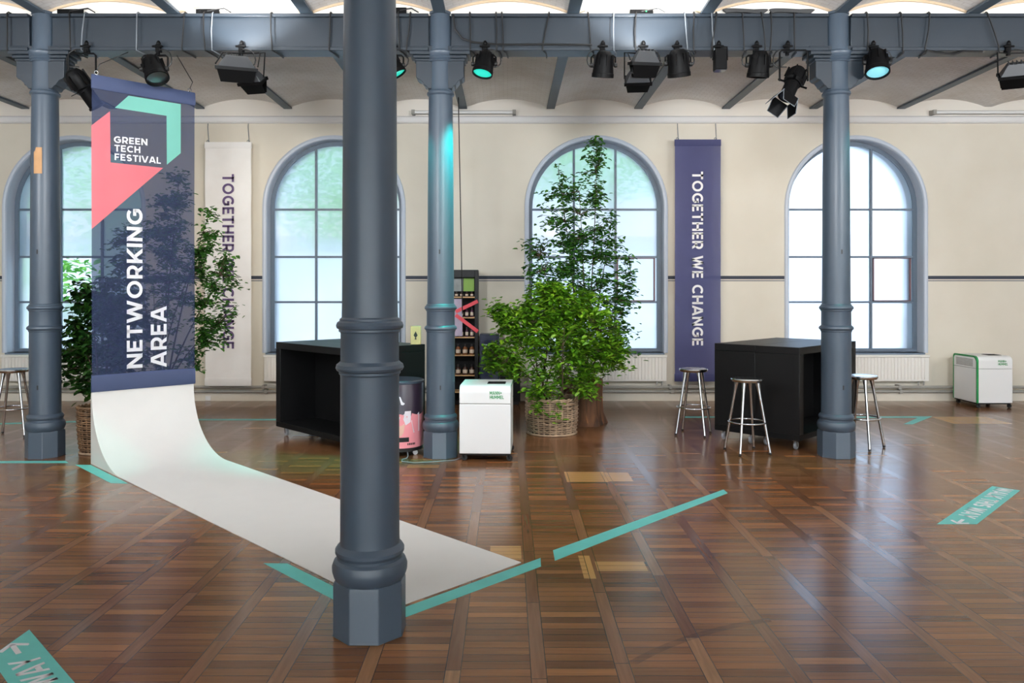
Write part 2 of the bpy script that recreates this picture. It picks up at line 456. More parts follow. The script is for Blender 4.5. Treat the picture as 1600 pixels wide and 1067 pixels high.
def pane_material(name, clear):
    m = bpy.data.materials.new(name); m.use_nodes = True
    t = m.node_tree; t.nodes.clear(); g = NB(m)
    out = g.n('ShaderNodeOutputMaterial')
    tr = g.n('ShaderNodeBsdfTransparent'); tr.inputs[0].default_value = (0.93, 0.97, 0.96, 1)
    gl = g.n('ShaderNodeBsdfGlossy'); gl.inputs['Roughness'].default_value = 0.2; gl.inputs[0].default_value = (0.9, 0.95, 1, 1)
    fr = g.n('ShaderNodeFresnel'); fr.inputs[0].default_value = 1.45
    if clear:
        base = tr.outputs[0]
    else:
        rf = g.n('ShaderNodeBsdfRefraction'); rf.inputs['IOR'].default_value = 1.4; rf.inputs['Roughness'].default_value = 0.5
        rf.inputs[0].default_value = (0.92, 0.97, 0.97, 1)
        tl = g.n('ShaderNodeBsdfTranslucent'); tl.inputs[0].default_value = (0.86, 0.92, 0.94, 1)
        tcn = g.n('ShaderNodeNewGeometry'); n = g.n('ShaderNodeTexNoise'); n.inputs['Scale'].default_value = 2.2; n.inputs['Detail'].default_value = 5
        t.links.new(tcn.outputs['Position'], n.inputs['Vector'])
        ms = g.n('ShaderNodeMixShader'); g.put(ms.inputs[0], g.ramp(n.outputs['Fac'], [(0.3, (0.1,) * 3), (0.7, (0.45,) * 3)]))
        t.links.new(rf.outputs[0], ms.inputs[1]); t.links.new(tl.outputs[0], ms.inputs[2])
        m2 = g.n('ShaderNodeMixShader'); m2.inputs[0].default_value = 0.16
        t.links.new(ms.outputs[0], m2.inputs[1]); t.links.new(tr.outputs[0], m2.inputs[2])
        base = m2.outputs[0]
    mx = g.n('ShaderNodeMixShader'); t.links.new(g.m('MULTIPLY', fr.outputs[0], 0.6), mx.inputs[0])
    t.links.new(base, mx.inputs[1]); t.links.new(gl.outputs[0], mx.inputs[2])
    t.links.new(mx.outputs[0], out.inputs[0])
    return m

def leaf_material(name, stops, rough=0.45, trans=0.35):
    m = mat(name, (60, 110, 30), rough)
    g = NB(m); t = m.node_tree; b = t.nodes['Principled BSDF']
    geo = g.n('ShaderNodeNewGeometry')
    n = g.n('ShaderNodeTexNoise'); n.inputs['Scale'].default_value = 9; n.inputs['Detail'].default_value = 2; t.links.new(geo.outputs['Position'], n.inputs['Vector'])
    ra = g.m('ADD', g.m('MULTIPLY', n.outputs['Fac'], 0.6), g.m('MULTIPLY', geo.outputs['Random Per Island'], 0.4))
    col = g.ramp(ra, [(p, s2l(c)) for p, c in stops])
    t.links.new(col, b.inputs['Base Color'])
    tl = g.n('ShaderNodeBsdfTranslucent'); t.links.new(col, tl.inputs[0])
    mx = g.n('ShaderNodeMixShader'); mx.inputs[0].default_value = trans
    t.links.new(b.outputs[0], mx.inputs[1]); t.links.new(tl.outputs[0], mx.inputs[2])
    t.links.new(mx.outputs[0], t.nodes['Material Output'].inputs[0])
    return m

def mesh_fabric(name, rgb, see, thru=0.25):
    """printed banner mesh: fabric with fine holes you can partly see through"""
    m = mat(name, rgb, 0.6, var=0.05, scale=3, bump=0.12, bscale=5)
    g = NB(m); t = m.node_tree; b = t.nodes['Principled BSDF']
    tl = g.n('ShaderNodeBsdfTranslucent'); tl.inputs[0].default_value = (*s2l(rgb), 1)
    tr = g.n('ShaderNodeBsdfTransparent')
    mx = g.n('ShaderNodeMixShader'); mx.inputs[0].default_value = thru
    t.links.new(b.outputs[0], mx.inputs[1]); t.links.new(tl.outputs[0], mx.inputs[2])
    m2 = g.n('ShaderNodeMixShader'); m2.inputs[0].default_value = see
    t.links.new(mx.outputs[0], m2.inputs[1]); t.links.new(tr.outputs[0], m2.inputs[2])
    t.links.new(m2.outputs[0], t.nodes['Material Output'].inputs[0])
    return m

M = {}
M['floor'] = floor_material()
M['wall'] = wall_material()
M['vault'] = brick_material('whitewashed_brick', (240, 238, 236), (235, 232, 229), (226, 222, 218), 4.2, ('X', 'Y'))
M['plaster'] = mat('plaster_white', (232, 228, 220), 0.7, var=0.03)
M['cornice'] = mat('cornice_paint', (228, 228, 228), 0.6)
M['reveal'] = mat('reveal_paint', (196, 206, 220), 0.5)
M['brick_out'] = brick_material('grey_brick', (150, 152, 160), (135, 138, 148), (175, 175, 178), 4.5, ('Y', 'Z'))
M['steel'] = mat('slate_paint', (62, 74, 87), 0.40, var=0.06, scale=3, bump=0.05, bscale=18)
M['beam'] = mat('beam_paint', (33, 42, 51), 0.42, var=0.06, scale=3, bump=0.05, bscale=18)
M['joist'] = mat('joist_paint', (72, 86, 98), 0.5, var=0.05)
M['frame'] = mat('window_frame_paint', (98, 112, 128), 0.45)
M['sash'] = mat('sash_red_brown', (110, 78, 82), 0.5)
M['pane'] = pane_material('frosted_glass', False)
M['clear'] = pane_material('clear_glass', True)
M['rad'] = mat('radiator_enamel', (236, 234, 228), 0.4)
M['base'] = mat('baseboard_paint', (222, 216, 202), 0.5, var=0.03)
M['pipe'] = mat('pipe_paint', (150, 148, 142), 0.45)
M['black'] = mat('black_laminate', (12, 12, 13), 0.45, var=0.1, scale=2, spec=0.25)
M['blackin'] = mat('black_board', (10, 10, 11), 0.6, spec=0.2)
M['blackm'] = mat('black_metal', (8, 8, 9), 0.5, var=0.1, spec=0.12)
M['rubber'] = mat('black_rubber', (14, 14, 14), 0.6)
M['chrome'] = mat('brushed_steel', (200, 202, 206), 0.22, metal=1.0)
M['alu'] = mat('aluminium', (205, 206, 208), 0.2, metal=1.0, bump=0.03, bscale=60)
M['white'] = mat('white_plastic', (236, 238, 238), 0.35)
M['green'] = mat('green_stripe', (20, 140, 72), 0.4)
M['sheet'] = mat('white_board', (228, 226, 222), 0.5, var=0.01)
M['teal'] = mat('teal_tape', (98, 188, 180), 0.5, var=0.05, scale=10)
M['letter'] = mat('white_print', (238, 238, 240), 0.55)
M['purple'] = mat('purple_print', (96, 76, 120), 0.6)
M['navy'] = mesh_fabric('navy_mesh_fabric', (32, 48, 86), 0.19)
M['navyl'] = mesh_fabric('navy_hem_fabric', (74, 86, 122), 0.0)
M['coral'] = mesh_fabric('coral_print', (250, 128, 138), 0.18, 0.15)
M['mint'] = mesh_fabric('mint_print', (134, 214, 196), 0.04)
M['violet'] = mesh_fabric('violet_fabric', (70, 74, 124), 0.10)
M['pale'] = mesh_fabric('pale_fabric', (252, 251, 249), 0.02, 0.06)
M['bark'] = mat('bark', (84, 54, 34), 0.9, var=0.7, scale=9, bump=0.9, bscale=14)
def bark_material():
    m = mat('stump_bark', (84, 54, 34), 0.85)
    g = NB(m); t = m.node_tree; b = t.nodes['Principled BSDF']
    geo = g.n('ShaderNodeNewGeometry'); mp = g.n('ShaderNodeMapping'); mp.inputs['Scale'].default_value = (9, 9, 1.6)
    t.links.new(geo.outputs['Position'], mp.inputs['Vector'])
    n = g.n('ShaderNodeTexNoise'); n.inputs['Scale'].default_value = 1.4; n.inputs['Detail'].default_value = 8; t.links.new(mp.outputs[0], n.inputs['Vector'])
    t.links.new(g.ramp(n.outputs['Fac'], [(0.30, s2l((34, 22, 14))), (0.46, s2l((78, 50, 30))), (0.60, s2l((104, 68, 42))), (0.70, s2l((168, 108, 58)))]), b.inputs['Base Color'])
    bp = g.n('ShaderNodeBump'); bp.inputs['Strength'].default_value = 1.0; bp.inputs['Distance'].default_value = 0.03
    t.links.new(n.outputs['Fac'], bp.inputs['Height']); t.links.new(bp.outputs[0], b.inputs['Normal'])
    return m
M['bark'] = bark_material()
M['stem'] = mat('stem_bark', (70, 56, 40), 0.8, var=0.3)
M['wicker'] = mat('wicker', (160, 136, 112), 0.65, var=0.35, scale=12, bump=0.4, bscale=50)
M['wickerd'] = mat('wicker_dark', (112, 84, 58), 0.65, var=0.35, scale=12, bump=0.4, bscale=50)
M['soil'] = mat('soil', (44, 34, 26), 0.95, var=0.4, scale=30, bump=0.8)
M['birch'] = leaf_material('birch_leaf', [(0.25, (34, 76, 26)), (0.5, (58, 112, 40)), (0.75, (96, 150, 56))])
M['bush'] = leaf_material('bush_leaf', [(0.25, (54, 100, 18)), (0.5, (92, 148, 26)), (0.78, (156, 196, 50))])
M['ficus'] = leaf_material('ficus_leaf', [(0.25, (20, 50, 20)), (0.5, (36, 78, 28)), (0.75, (66, 112, 38))], 0.3)
M['outleaf'] = leaf_material('garden_leaf', [(0.25, (96, 176, 70)), (0.5, (136, 206, 104)), (0.75, (180, 228, 140))], 0.5, 0.5)
M['cable'] = mat('cable_black', (14, 14, 15), 0.5)
M['cableg'] = mat('cable_grey', (112, 118, 124), 0.5)
M['wood'] = mat('pale_wood', (200, 160, 112), 0.55, var=0.12, scale=12)
M['kraft'] = mat('kraft_paper', (176, 134, 92), 0.7, var=0.1, scale=10)
M['slot'] = mat('slot_black', (10, 10, 12), 0.6)
M['teal_lens'] = mat('teal_lens', (60, 200, 190), 0.2, emit=(30, 230, 200), estr=0.8)
M['cyan_lens'] = mat('cyan_lens', (150, 220, 235), 0.2, emit=(130, 230, 245), estr=0.5)
M['dark_lens'] = mat('dark_lens', (40, 46, 56), 0.08, coat=0.6)
M['reflector'] = mat('silver_reflector', (190, 195, 200), 0.3, metal=1.0)
M['housing'] = mat('lamp_housing', (48, 50, 53), 0.45)
M['caster'] = mat('grey_wheel', (132, 136, 142), 0.4)
M['led'] = mat('green_led', (40, 220, 90), 0.4, emit=(40, 240, 90), estr=2)

# ---------------------------------------------------------------- room shell
mb = MB(); mb.b2((XL, YR, -0.12), (XR, YW + 0.02, 0))
struct(mb.build('floor', M['floor']))

COLX = [-4.635, -0.67, 3.295]           # column line X
BAY = 3.965; JS = BAY / 3; YB = 7.70
J_BOT = 4.40; SPRING = 4.435; RISE = 0.115
JX = [-0.67 + JS * k for k in range(-7, 9)]

def vault_pts(x0, x1, n=14):
    h = 0.055; a, b = x0 + h, x1 - h; c = (a + b) / 2; hw = (b - a) / 2
    rad = (hw * hw + RISE * RISE) / (2 * RISE)
    return [(a + (b - a) * i / n, SPRING + math.sqrt(rad * rad - (a + (b - a) * i / n - c) ** 2) - (rad - RISE)) for i in range(n + 1)]
mb = MB()
for k in range(len(JX) - 1):
    pts = vault_pts(JX[k], JX[k + 1])
    for (xa, za), (xb, zb) in zip(pts[:-1], pts[1:]):
        mb.poly([(xa, YR, za), (xa, YW + 0.02, za), (xb, YW + 0.02, zb), (xb, YR, zb)])
    x0 = JX[k + 1]
    mb.poly([(x0 - 0.055, YR, SPRING), (x0 - 0.055, YW, SPRING), (x0 + 0.055, YW, SPRING), (x0 + 0.055, YR, SPRING)])
mb.b2((XL - 0.5, YR, 4.62), (XR + 0.5, YW, 4.75))
struct(mb.build('ceiling', M['vault'], smooth=50))

def wall_with_arches(name, y0, y1, xl, xr, centres, ztop, mats, inner_dir):
    """wall slab between y0 (room side) and y1 with arched openings; mats = [paint, reveal, brick]"""
    m_ = MB(); n = 24
    def face(y):
        xs = xl
        for cx in centres:
            a, b = cx - W_R, cx + W_R
            m_.poly([(xs, y, 0), (a, y, 0), (a, y, ztop), (xs, y, ztop)])
            m_.poly([(a, y, 0), (b, y, 0), (b, y, W_SILL), (a, y, W_SILL)])
            ap = arc(cx, W_SPR, W_R, W_R, 180, 0, n)
            for (xa, za), (xb, zb) in zip(ap[:-1], ap[1:]):
                m_.poly([(xa, y, za), (xb, y, zb), (xb, y, ztop), (xa, y, ztop)])
            xs = b
        m_.poly([(xs, y, 0), (xr, y, 0), (xr, y, ztop), (xs, y, ztop)])
    m_.cur = 0; face(y0)
    m_.cur = 2; face(y1)
    ym = y0 + inner_dir * 0.26
    for cx in centres:
        outl = [(cx - W_R, W_SILL), (cx - W_R, W_SPR)] + arc(cx, W_SPR, W_R, W_R, 180, 0, n)[1:] + [(cx + W_R, W_SILL)]
        for (xa, za), (xb, zb) in zip(outl, outl[1:] + outl[:1]):
            m_.cur = 1; m_.poly([(xa, y0, za), (xb, y0, zb), (xb, ym, zb), (xa, ym, za)])
            m_.cur = 2; m_.poly([(xa, ym, za), (xb, ym, zb), (xb, y1, zb), (xa, y1, za)])
    m_.cur = 0
    m_.poly([(xl, y0, ztop), (xr, y0, ztop), (xr, y1, ztop), (xl, y1, ztop)])
    return struct(m_.build(name, mats, smooth=25))
wall_with_arches('wall_back', YW, YW + 0.48, XL, XR, W_CX, 4.62, [M['wall'], M['reveal'], M['brick_out']], 1)
wall_with_arches('wall_front', YR, YR - 0.48, XL, XR, REAR_CX, 4.62, [M['wall'], M['reveal'], M['brick_out']], -1)
mb = MB(); mb.b2((XL - 0.4, YR - 0.4, 0), (XL, YW + 0.4, 4.7)); struct(mb.build('wall_left', M['wall']))
mb = MB(); mb.b2((XR, YR - 0.4, 0), (XR + 0.4, YW + 0.4, 4.7)); struct(mb.build('wall_right', M['wall']))

def make_window(n, cx, y, sgn, full):
    """slate steel arched window with glazing bars; sgn=+1 far wall, -1 wall behind the camera"""
    yf = y + sgn * 0.2; r1 = W_R; r0 = W_R - 0.06; zs = W_SILL
    m_ = MB()
    out = [(cx - r1, zs), (cx - r1, W_SPR)] + arc(cx, W_SPR, r1, r1, 180, 0, 28)[1:] + [(cx + r1, zs)]
    inn = [(cx - r0, zs + 0.05), (cx - r0, W_SPR)] + arc(cx, W_SPR, r0, r0, 180, 0, 28)[1:] + [(cx + r0, zs + 0.05)]
    ya, yb = yf - sgn * 0.02, yf + sgn * 0.05
    N = len(out)
    for i in range(N):
        j = (i + 1) % N
        o0, o1, i0, i1 = out[i], out[j], inn[i], inn[j]
        for yy in (ya, yb): m_.poly([(o0[0], yy, o0[1]), (o1[0], yy, o1[1]), (i1[0], yy, i1[1]), (i0[0], yy, i0[1])])
        m_.poly([(i0[0], ya, i0[1]), (i1[0], ya, i1[1]), (i1[0], yb, i1[1]), (i0[0], yb, i0[1])])
    zr = [EYE + (VPY - p) * (YW + 0.2) / FP for p in (327.5, 401.5, 472.0)]
    xb = [cx - r0 / 3, cx + r0 / 3]
    for x in xb:
        ztop = W_SPR + math.sqrt(r0 * r0 - (x - cx) ** 2)
        m_.b2((x - 0.016, yf - 0.018, zs + 0.04), (x + 0.016, yf + 0.03, ztop + 0.01))
    for z in zr:
        m_.b2((cx - r0 - 0.01, yf - 0.014, z - 0.016), (cx + r0 + 0.01, yf + 0.026, z + 0.016))
    o = struct(m_.build('window_%d' % n, M['frame'], smooth=30))
    # glass
    def glass(poly, mt, nm):
        q = MB(); yy = yf + sgn * 0.012
        q.poly([(a, yy, b) for a, b in poly]); return q.build(nm, mt, o)
    full_poly = [(cx - r0, zs + 0.05), (cx - r0, W_SPR)] + arc(cx, W_SPR, r0, r0, 180, 0, 28)[1:] + [(cx + r0, zs + 0.05)]
    if n == 1:
        q = MB(); yy = yf + 0.012
        q.poly([(a, yy, b) for a, b in [(cx - r0, zr[1]), (cx - r0, W_SPR)] + arc(cx, W_SPR, r0, r0, 180, 0, 28)[1:] + [(cx + r0, zr[1])]])
        for xa, xc, za, zb in ((cx - r0, xb[0], zs + 0.05, zr[1]), (xb[1], cx + r0, zs + 0.05, zr[1]), (xb[0], xb[1], zs + 0.05, zr[2])):
            q.poly([(xa, yy, za), (xc, yy, za), (xc, yy, zb), (xa, yy, zb)])
        q.build('frosted_pane', M['pane'], o)
        tag(glass([(xb[0], zr[2]), (xb[1], zr[2]), (xb[1], zr[1]), (xb[0], zr[1])], M['clear'], 'clear_pane'), 'clear glass pane', None)
    else:
        glass(full_poly, M['pane'], 'frosted_pane')
    if full:
        # opening sash in the right-hand cell of the third row
        q = MB(); xa, xc, za, zb = xb[1] + 0.016, cx + r0 - 0.035, zr[2] + 0.016, zr[1] - 0.016; t_ = 0.022
        for (p0, p1) in (((xa, za), (xa + t_, zb)), ((xc - t_, za), (xc, zb)), ((xa, za), (xc, za + t_ * .6)), ((xa, zb - t_ * .6), (xc, zb))):
            q.b2((p0[0], yf - 0.03, p0[1]), (p1[0], yf + 0.005, p1[1]))
        if n >= 3: tag(q.build('sash', M['sash'], o), 'red-brown opening sash', None)
        # painted roll moulding round the opening, and dark sill
        q = MB()
        path = [(cx - r1 - 0.03, y - 0.005, zs)] + [(cx - r1 - 0.03, y - 0.005, W_SPR)] + [(a, y - 0.005, b) for a, b in arc(cx, W_SPR, r1 + 0.03, r1 + 0.03, 180, 0, 32)[1:]] + [(cx + r1 + 0.03, y - 0.005, zs)]
        q.tube(path, 0.035, 8); q.build('moulding', M['reveal'], o)
        q = MB(); q.b2((cx - r1 - 0.01, y - 0.04, zs - 0.035), (cx + r1 + 0.01, yf, zs)); q.build('sill', M['frame'], o, bevel=0.006)
    return o
for k, cx in enumerate(W_CX): make_window(k + 1, cx, YW, 1, True)
for k, cx in enumerate(REAR_CX): make_window(k + 5, cx, YR, -1, False)

def zw(py, Y=YW): return EYE + (VPY - py) * Y / FP
def xw(px, Y=YW): return (px - VPX) * Y / FP
mb = MB()
mb.prism([(YW + 0.01, zw(193.5)), (YW - 0.035, zw(192.5)), (YW - 0.05, zw(190)), (YW - 0.05, zw(184)), (YW - 0.02, zw(181.5)), (YW + 0.01, zw(181))], lambda a, b, t: (t, a, b), XL, XR)
struct(mb.build('trim_1', M['cornice'], smooth=20))
mb = MB()
mb.prism([(YW + 0.01, 0), (YW - 0.045, 0), (YW - 0.045, 0.145), (YW - 0.03, 0.165), (YW + 0.01, 0.17)], lambda a, b, t: (t, a, b), XL, XR)
struct(mb.build('baseboard_back', M['base'], smooth=20))
# low masonry infill standing on the beam under the vaults, with painted arch band
mb = MB()
for k in range(len(JX) - 1):
    pts = vault_pts(JX[k], JX[k + 1])
    mb.cur = 0
    for (xa, za), (xb, zb) in zip(pts[:-1], pts[1:]):
        for yy in (YB - 0.06, YB + 0.06): mb.poly([(xa, yy, J_BOT - 0.01), (xb, yy, J_BOT - 0.01), (xb, yy, zb), (xa, yy, za)])
    mb.cur = 1
    for (xa, za), (xb, zb) in zip(pts[:-1], pts[1:]):
        mb.mesh([(xa, YB - 0.075, za - 0.022), (xb, YB - 0.075, zb - 0.022), (xb, YB - 0.075, zb + 0.01), (xa, YB - 0.075, za + 0.01),
                 (xa, YB + 0.0, za - 0.022), (xb, YB + 0.0, zb - 0.022)], [(0, 1, 2, 3), (0, 4, 5, 1)])
struct(mb.build('trim_2', [M['plaster'], mat('arch_band', (205, 182, 152), 0.7)], smooth=30))

# outdoors: ground, garden trees and a house added to tone the lower panes, all blurred by glass
mb = MB(); mb.b2((-40, YW + 0.48, -0.5), (40, 60, -0.4)); struct(mb.build('ground', mat('gravel', (214, 216, 222), 0.9, var=0.1)))

def leaves(mb, pts, size, droop=0.4, aspect=0.62):
    for p in pts:
        a = random.uniform(0, 2 * math.pi); sl = size * random.uniform(0.65, 1.25)
        d = Vector((math.cos(a), math.sin(a), random.uniform(-droop - 0.4, 0.5 - droop))).normalized()
        sd = d.cross(Vector((random.uniform(-.5, .5), random.uniform(-.5, .5), 1))).normalized()
        nn = sd.cross(d).normalized() * (sl * 0.12)
        b = Vector(p); wv = sd * (sl * aspect / 2)
        mb.mesh([b, b + d * sl * 0.35 + wv + nn, b + d * sl * 0.75 + wv * .7 + nn, b + d * sl, b + d * sl * 0.75 - wv * .7 + nn, b + d * sl * 0.35 - wv + nn, b + d * sl * 0.5],
                [(0, 6, 1), (1, 6, 2), (2, 6, 3), (0, 5, 6), (5, 4, 6), (4, 3, 6)])

def ell(c, r):
    while True:
        p = Vector((random.uniform(-1, 1), random.uniform(-1, 1), random.uniform(-1, 1)))
        if p.length <= 1: return Vector(c) + Vector((p.x * r[0], p.y * r[1], p.z * r[2]))

def garden_tree(x, y, crowns, n, label, trunk=True):
    t = thing('garden_tree', (x, y, -0.4), label, 'tree', 'garden trees outside')
    m_ = MB()
    m_.tube([(x, y, -0.4), (x + 0.1, y, 1.0), (x, y + 0.1, 2.6), (x + .05, y, 4.2)], 0.12, 8, radii=[.16, .13, .11, .06])
    m_.build('trunk', M['stem'], t)
    m_ = MB(); tot = sum(r[0] * r[2] for c, r in crowns)
    for c, r in crowns:
        leaves(m_, [ell(c, r) for _ in range(int(n * r[0] * r[2] / tot))], 0.17)
    m_.build('foliage', M['outleaf'], t)
t = thing('added_house', (-5.0, 22.0, -0.4), 'pale low house added behind the frosted left windows to tone their lower panes', 'house')
m_ = MB(); m_.b2((-18, 22, -0.4), (6.6, 28, 3.2)); m_.build('wall', mat('pale_render', (196, 204, 214), 0.9, var=0.05), t)
m_ = MB(); m_.prism([(21.7, 3.2), (28.3, 3.2), (25, 4.6)], lambda a, b, tt: (tt, a, b), -18.3, 6.9); m_.build('roof', mat('roof_tile', (170, 160, 160), 0.9, var=0.1), t)
garden_tree(-7.6, 14.6, [((-7.6, 14.4, 2.0), (1.3, 0.7, 1.1)), ((-7.6, 14.8, 4.0), (2.3, 1.0, 1.3))], 2200, 'sunlit green tree outside the clear pane of the leftmost window')
garden_tree(-2.6, 16.0, [((-3.2, 16.0, 4.7), (2.4, 1.2, 1.4)), ((-4.0, 16, 3.4), (1.2, 1, .8))], 2600, 'pale green tree crown blurred behind the window near the tall column')
garden_tree(2.2, 16.5, [((1.9, 16.5, 4.9), (2.2, 1.2, 1.4))], 2000, 'pale green tree crown blurred behind the window with the birch')
# ---------------------------------------------------------------- iron columns
def column(x, y, label, sticker=False):
    t = thing('iron_column', (x, y, 0), label, 'column', 'slate iron columns')
    o = (x, y, 0)
    m_ = MB(); r8 = 0.165 / math.cos(math.pi / 8)
    m_.lathe([(r8 * 1.02, 0), (r8, 0.012), (r8, 0.245), (r8 * 0.97, 0.262)], o, 8, off=0.5)
    m_.build('plinth', M['steel'], t, bevel=0.004, smooth=25)
    prof = [(0.155, 0.25), (0.172, 0.275), (0.180, 0.30), (0.181, 0.325), (0.172, 0.35), (0.158, 0.362), (0.158, 0.375), (0.166, 0.39), (0.166, 0.405), (0.156, 0.42), (0.144, 0.43), (0.1425, 0.46),
            (0.141, 1.235), (0.142, 1.245), (0.148, 1.252), (0.148, 1.262), (0.158, 1.268), (0.164, 1.28), (0.160, 1.296), (0.148, 1.305), (0.141, 1.312),
            (0.140, 1.445), (0.142, 1.452), (0.149, 1.456), (0.149, 1.466), (0.159, 1.472), (0.162, 1.485), (0.157, 1.50), (0.145, 1.508), (0.145, 1.516), (0.135, 1.524),
            (0.1335, 1.60), (0.128, 2.8), (0.1195, 3.595), (0.124, 3.602), (0.134, 3.610), (0.138, 3.622), (0.134, 3.636), (0.122, 3.645), (0.119, 3.66), (0.118, 3.70), (0.116, 3.95),
            (0.130, 3.925), (0.136, 3.935), (0.130, 3.945), (0.140, 3.955), (0.146, 3.966), (0.140, 3.977), (0.148, 3.99), (0.156, 4.005), (0.158, 4.018), (0.153, 4.03), (0.118, 4.045), (0.114, 4.10), (0.114, 4.40), (0.122, 4.405), (0.122, 4.43)]
    m_ = MB(); m_.lathe(prof, o, 48); m_.build('shaft', M['steel'], t, smooth=28)
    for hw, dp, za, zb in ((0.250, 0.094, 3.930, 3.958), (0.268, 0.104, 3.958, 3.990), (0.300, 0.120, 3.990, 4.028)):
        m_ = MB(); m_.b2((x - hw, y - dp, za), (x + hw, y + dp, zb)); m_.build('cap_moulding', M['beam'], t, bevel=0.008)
    for s in (-1, 1):
        pl = [(0.07, 4.085), (0.30, 4.085), (0.30, 4.055), (0.285, 4.045), (0.28, 4.03), (0.262, 4.02), (0.258, 4.0), (0.262, 3.99), (0.258, 3.96), (0.245, 3.955), (0.238, 3.94), (0.238, 3.775), (0.218, 3.755), (0.19, 3.745), (0.178, 3.73), (0.165, 3.715), (0.155, 3.695), (0.14, 3.69), (0.118, 3.66), (0.07, 3.66)]
        m_ = MB(); m_.prism(pl if s > 0 else [(-a, b) for a, b in pl][::-1], lambda a, b, tt: (x + a, y + tt, b), -0.085, 0.085)
        m_.build('bracket', M['beam'], t, bevel=0.005, smooth=20)
        m_ = MB(); m_.b2((x + s * 0.10, y - 0.045, 4.085), (x + s * 0.245, y + 0.045, 4.385)); fp = m_.build('flange_plate', M['beam'], t, bevel=0.004)
        for zb in (4.13, 4.235, 4.34):
            m_ = MB(); m_.lathe([(0.027, 0), (0.027, 0.014), (0.017, 0.026)], (x + s * 0.195, y - 0.045, zb), 6, M=Matrix.Rotation(R(90), 3, 'X'))
            m_.build('bolt', M['beam'], fp)
    for zs_, dx in (() if y < 5 else ((0.70, 0.01), (2.04, 0.0))):
        m_ = MB(); rr = 0.1427 if zs_ < 1 else 0.1315
        m_.b2((x + dx - 0.006, y - rr - 0.003, zs_ - 0.022), (x + dx + 0.006, y - rr + 0.01, zs_ + 0.022)); tag(m_.build('slot', M['slot'], t), 'small black slot', None)
    return t
column(-0.67, 3.74, 'slate blue iron column nearest the viewer, standing at the corner of the white floor sheet')
column(COLX[0], YB, 'slate blue iron column with brown paper patch, left of the networking banner')
column(COLX[1], YB, 'slate blue iron column lit teal, between the pink drum and the white purifier')
column(COLX[2], YB, 'slate blue iron column standing before the right-hand black counter')
# brown paper patch wrapped on the left column
m_ = MB(); cx, cy, rr = COLX[0], YB, 0.1315
zt, zb = EYE + (VPY - 230) * 7.57 / FP, EYE + (VPY - 271) * 7.57 / FP
an = [R(254 + 5 * k) for k in range(8)]
for a, b in zip(an[:-1], an[1:]):
    f = lambda q, z: (cx + rr * math.cos(q), cy + rr * math.sin(q), z)
    m_.poly([f(a, zb), f(b, zb), f(b, zt + (0.0 if b > an[1] else -.03)), f(a, zt + (0.0 if a > an[1] else -.05))])
tag(m_.build('paper_patch', M['kraft']), 'torn brown kraft paper patch stuck on the leftmost column', 'paper')

# ---------------------------------------------------------------- beam spans and joists
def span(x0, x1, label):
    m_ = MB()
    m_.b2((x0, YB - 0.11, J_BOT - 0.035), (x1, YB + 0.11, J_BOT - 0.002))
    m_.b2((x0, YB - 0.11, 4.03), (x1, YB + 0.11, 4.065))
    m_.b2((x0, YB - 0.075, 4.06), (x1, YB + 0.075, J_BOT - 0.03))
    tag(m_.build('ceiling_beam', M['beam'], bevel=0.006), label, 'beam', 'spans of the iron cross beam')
g_ = 0.112
span(-8.6, COLX[0] - g_, 'short iron beam span left of the leftmost column')
span(COLX[0] + g_, COLX[1] - g_, 'iron beam span between left and middle columns, above the networking banner')
span(COLX[1] + g_, COLX[2] - g_, 'iron beam span between the middle and right columns carrying most lamps')
span(COLX[2] + g_, 7.26, 'iron beam span right of the right-hand column')
jl = {1: 'slate ceiling joist meeting the wall above the leftmost window', 2: 'slate ceiling joist meeting the wall behind the networking banner', 3: 'slate ceiling joist meeting the wall between networking banner and white hanging banner',
      4: 'slate ceiling joist meeting the wall above the left half of the second window', 5: 'slate ceiling joist crossing behind the nearest column', 6: 'slate ceiling joist over the teal-lit middle column',
      7: 'slate ceiling joist meeting the wall above the left edge of the birch window', 8: 'slate ceiling joist meeting the wall above the right edge of the birch window', 9: 'slate ceiling joist meeting the wall right of the purple hanging banner',
      10: 'slate ceiling joist over the right-hand column', 11: 'slate ceiling joist meeting the wall above the right edge of the rightmost window', 12: 'slate ceiling joist farthest right, above the right wall lamp'}
for k, lb in jl.items():
    x = JX[k]; m_ = MB()
    y0, y1 = 2.0, YW - 0.005
    m_.b2((x - 0.06, y0, J_BOT), (x + 0.06, y1, J_BOT + 0.022))
    m_.b2((x - 0.018, y0, J_BOT + 0.02), (x + 0.018, y1, SPRING + 0.02))
    tag(m_.build('ceiling_joist', M['joist']), lb, 'joist', 'iron ceiling joists')
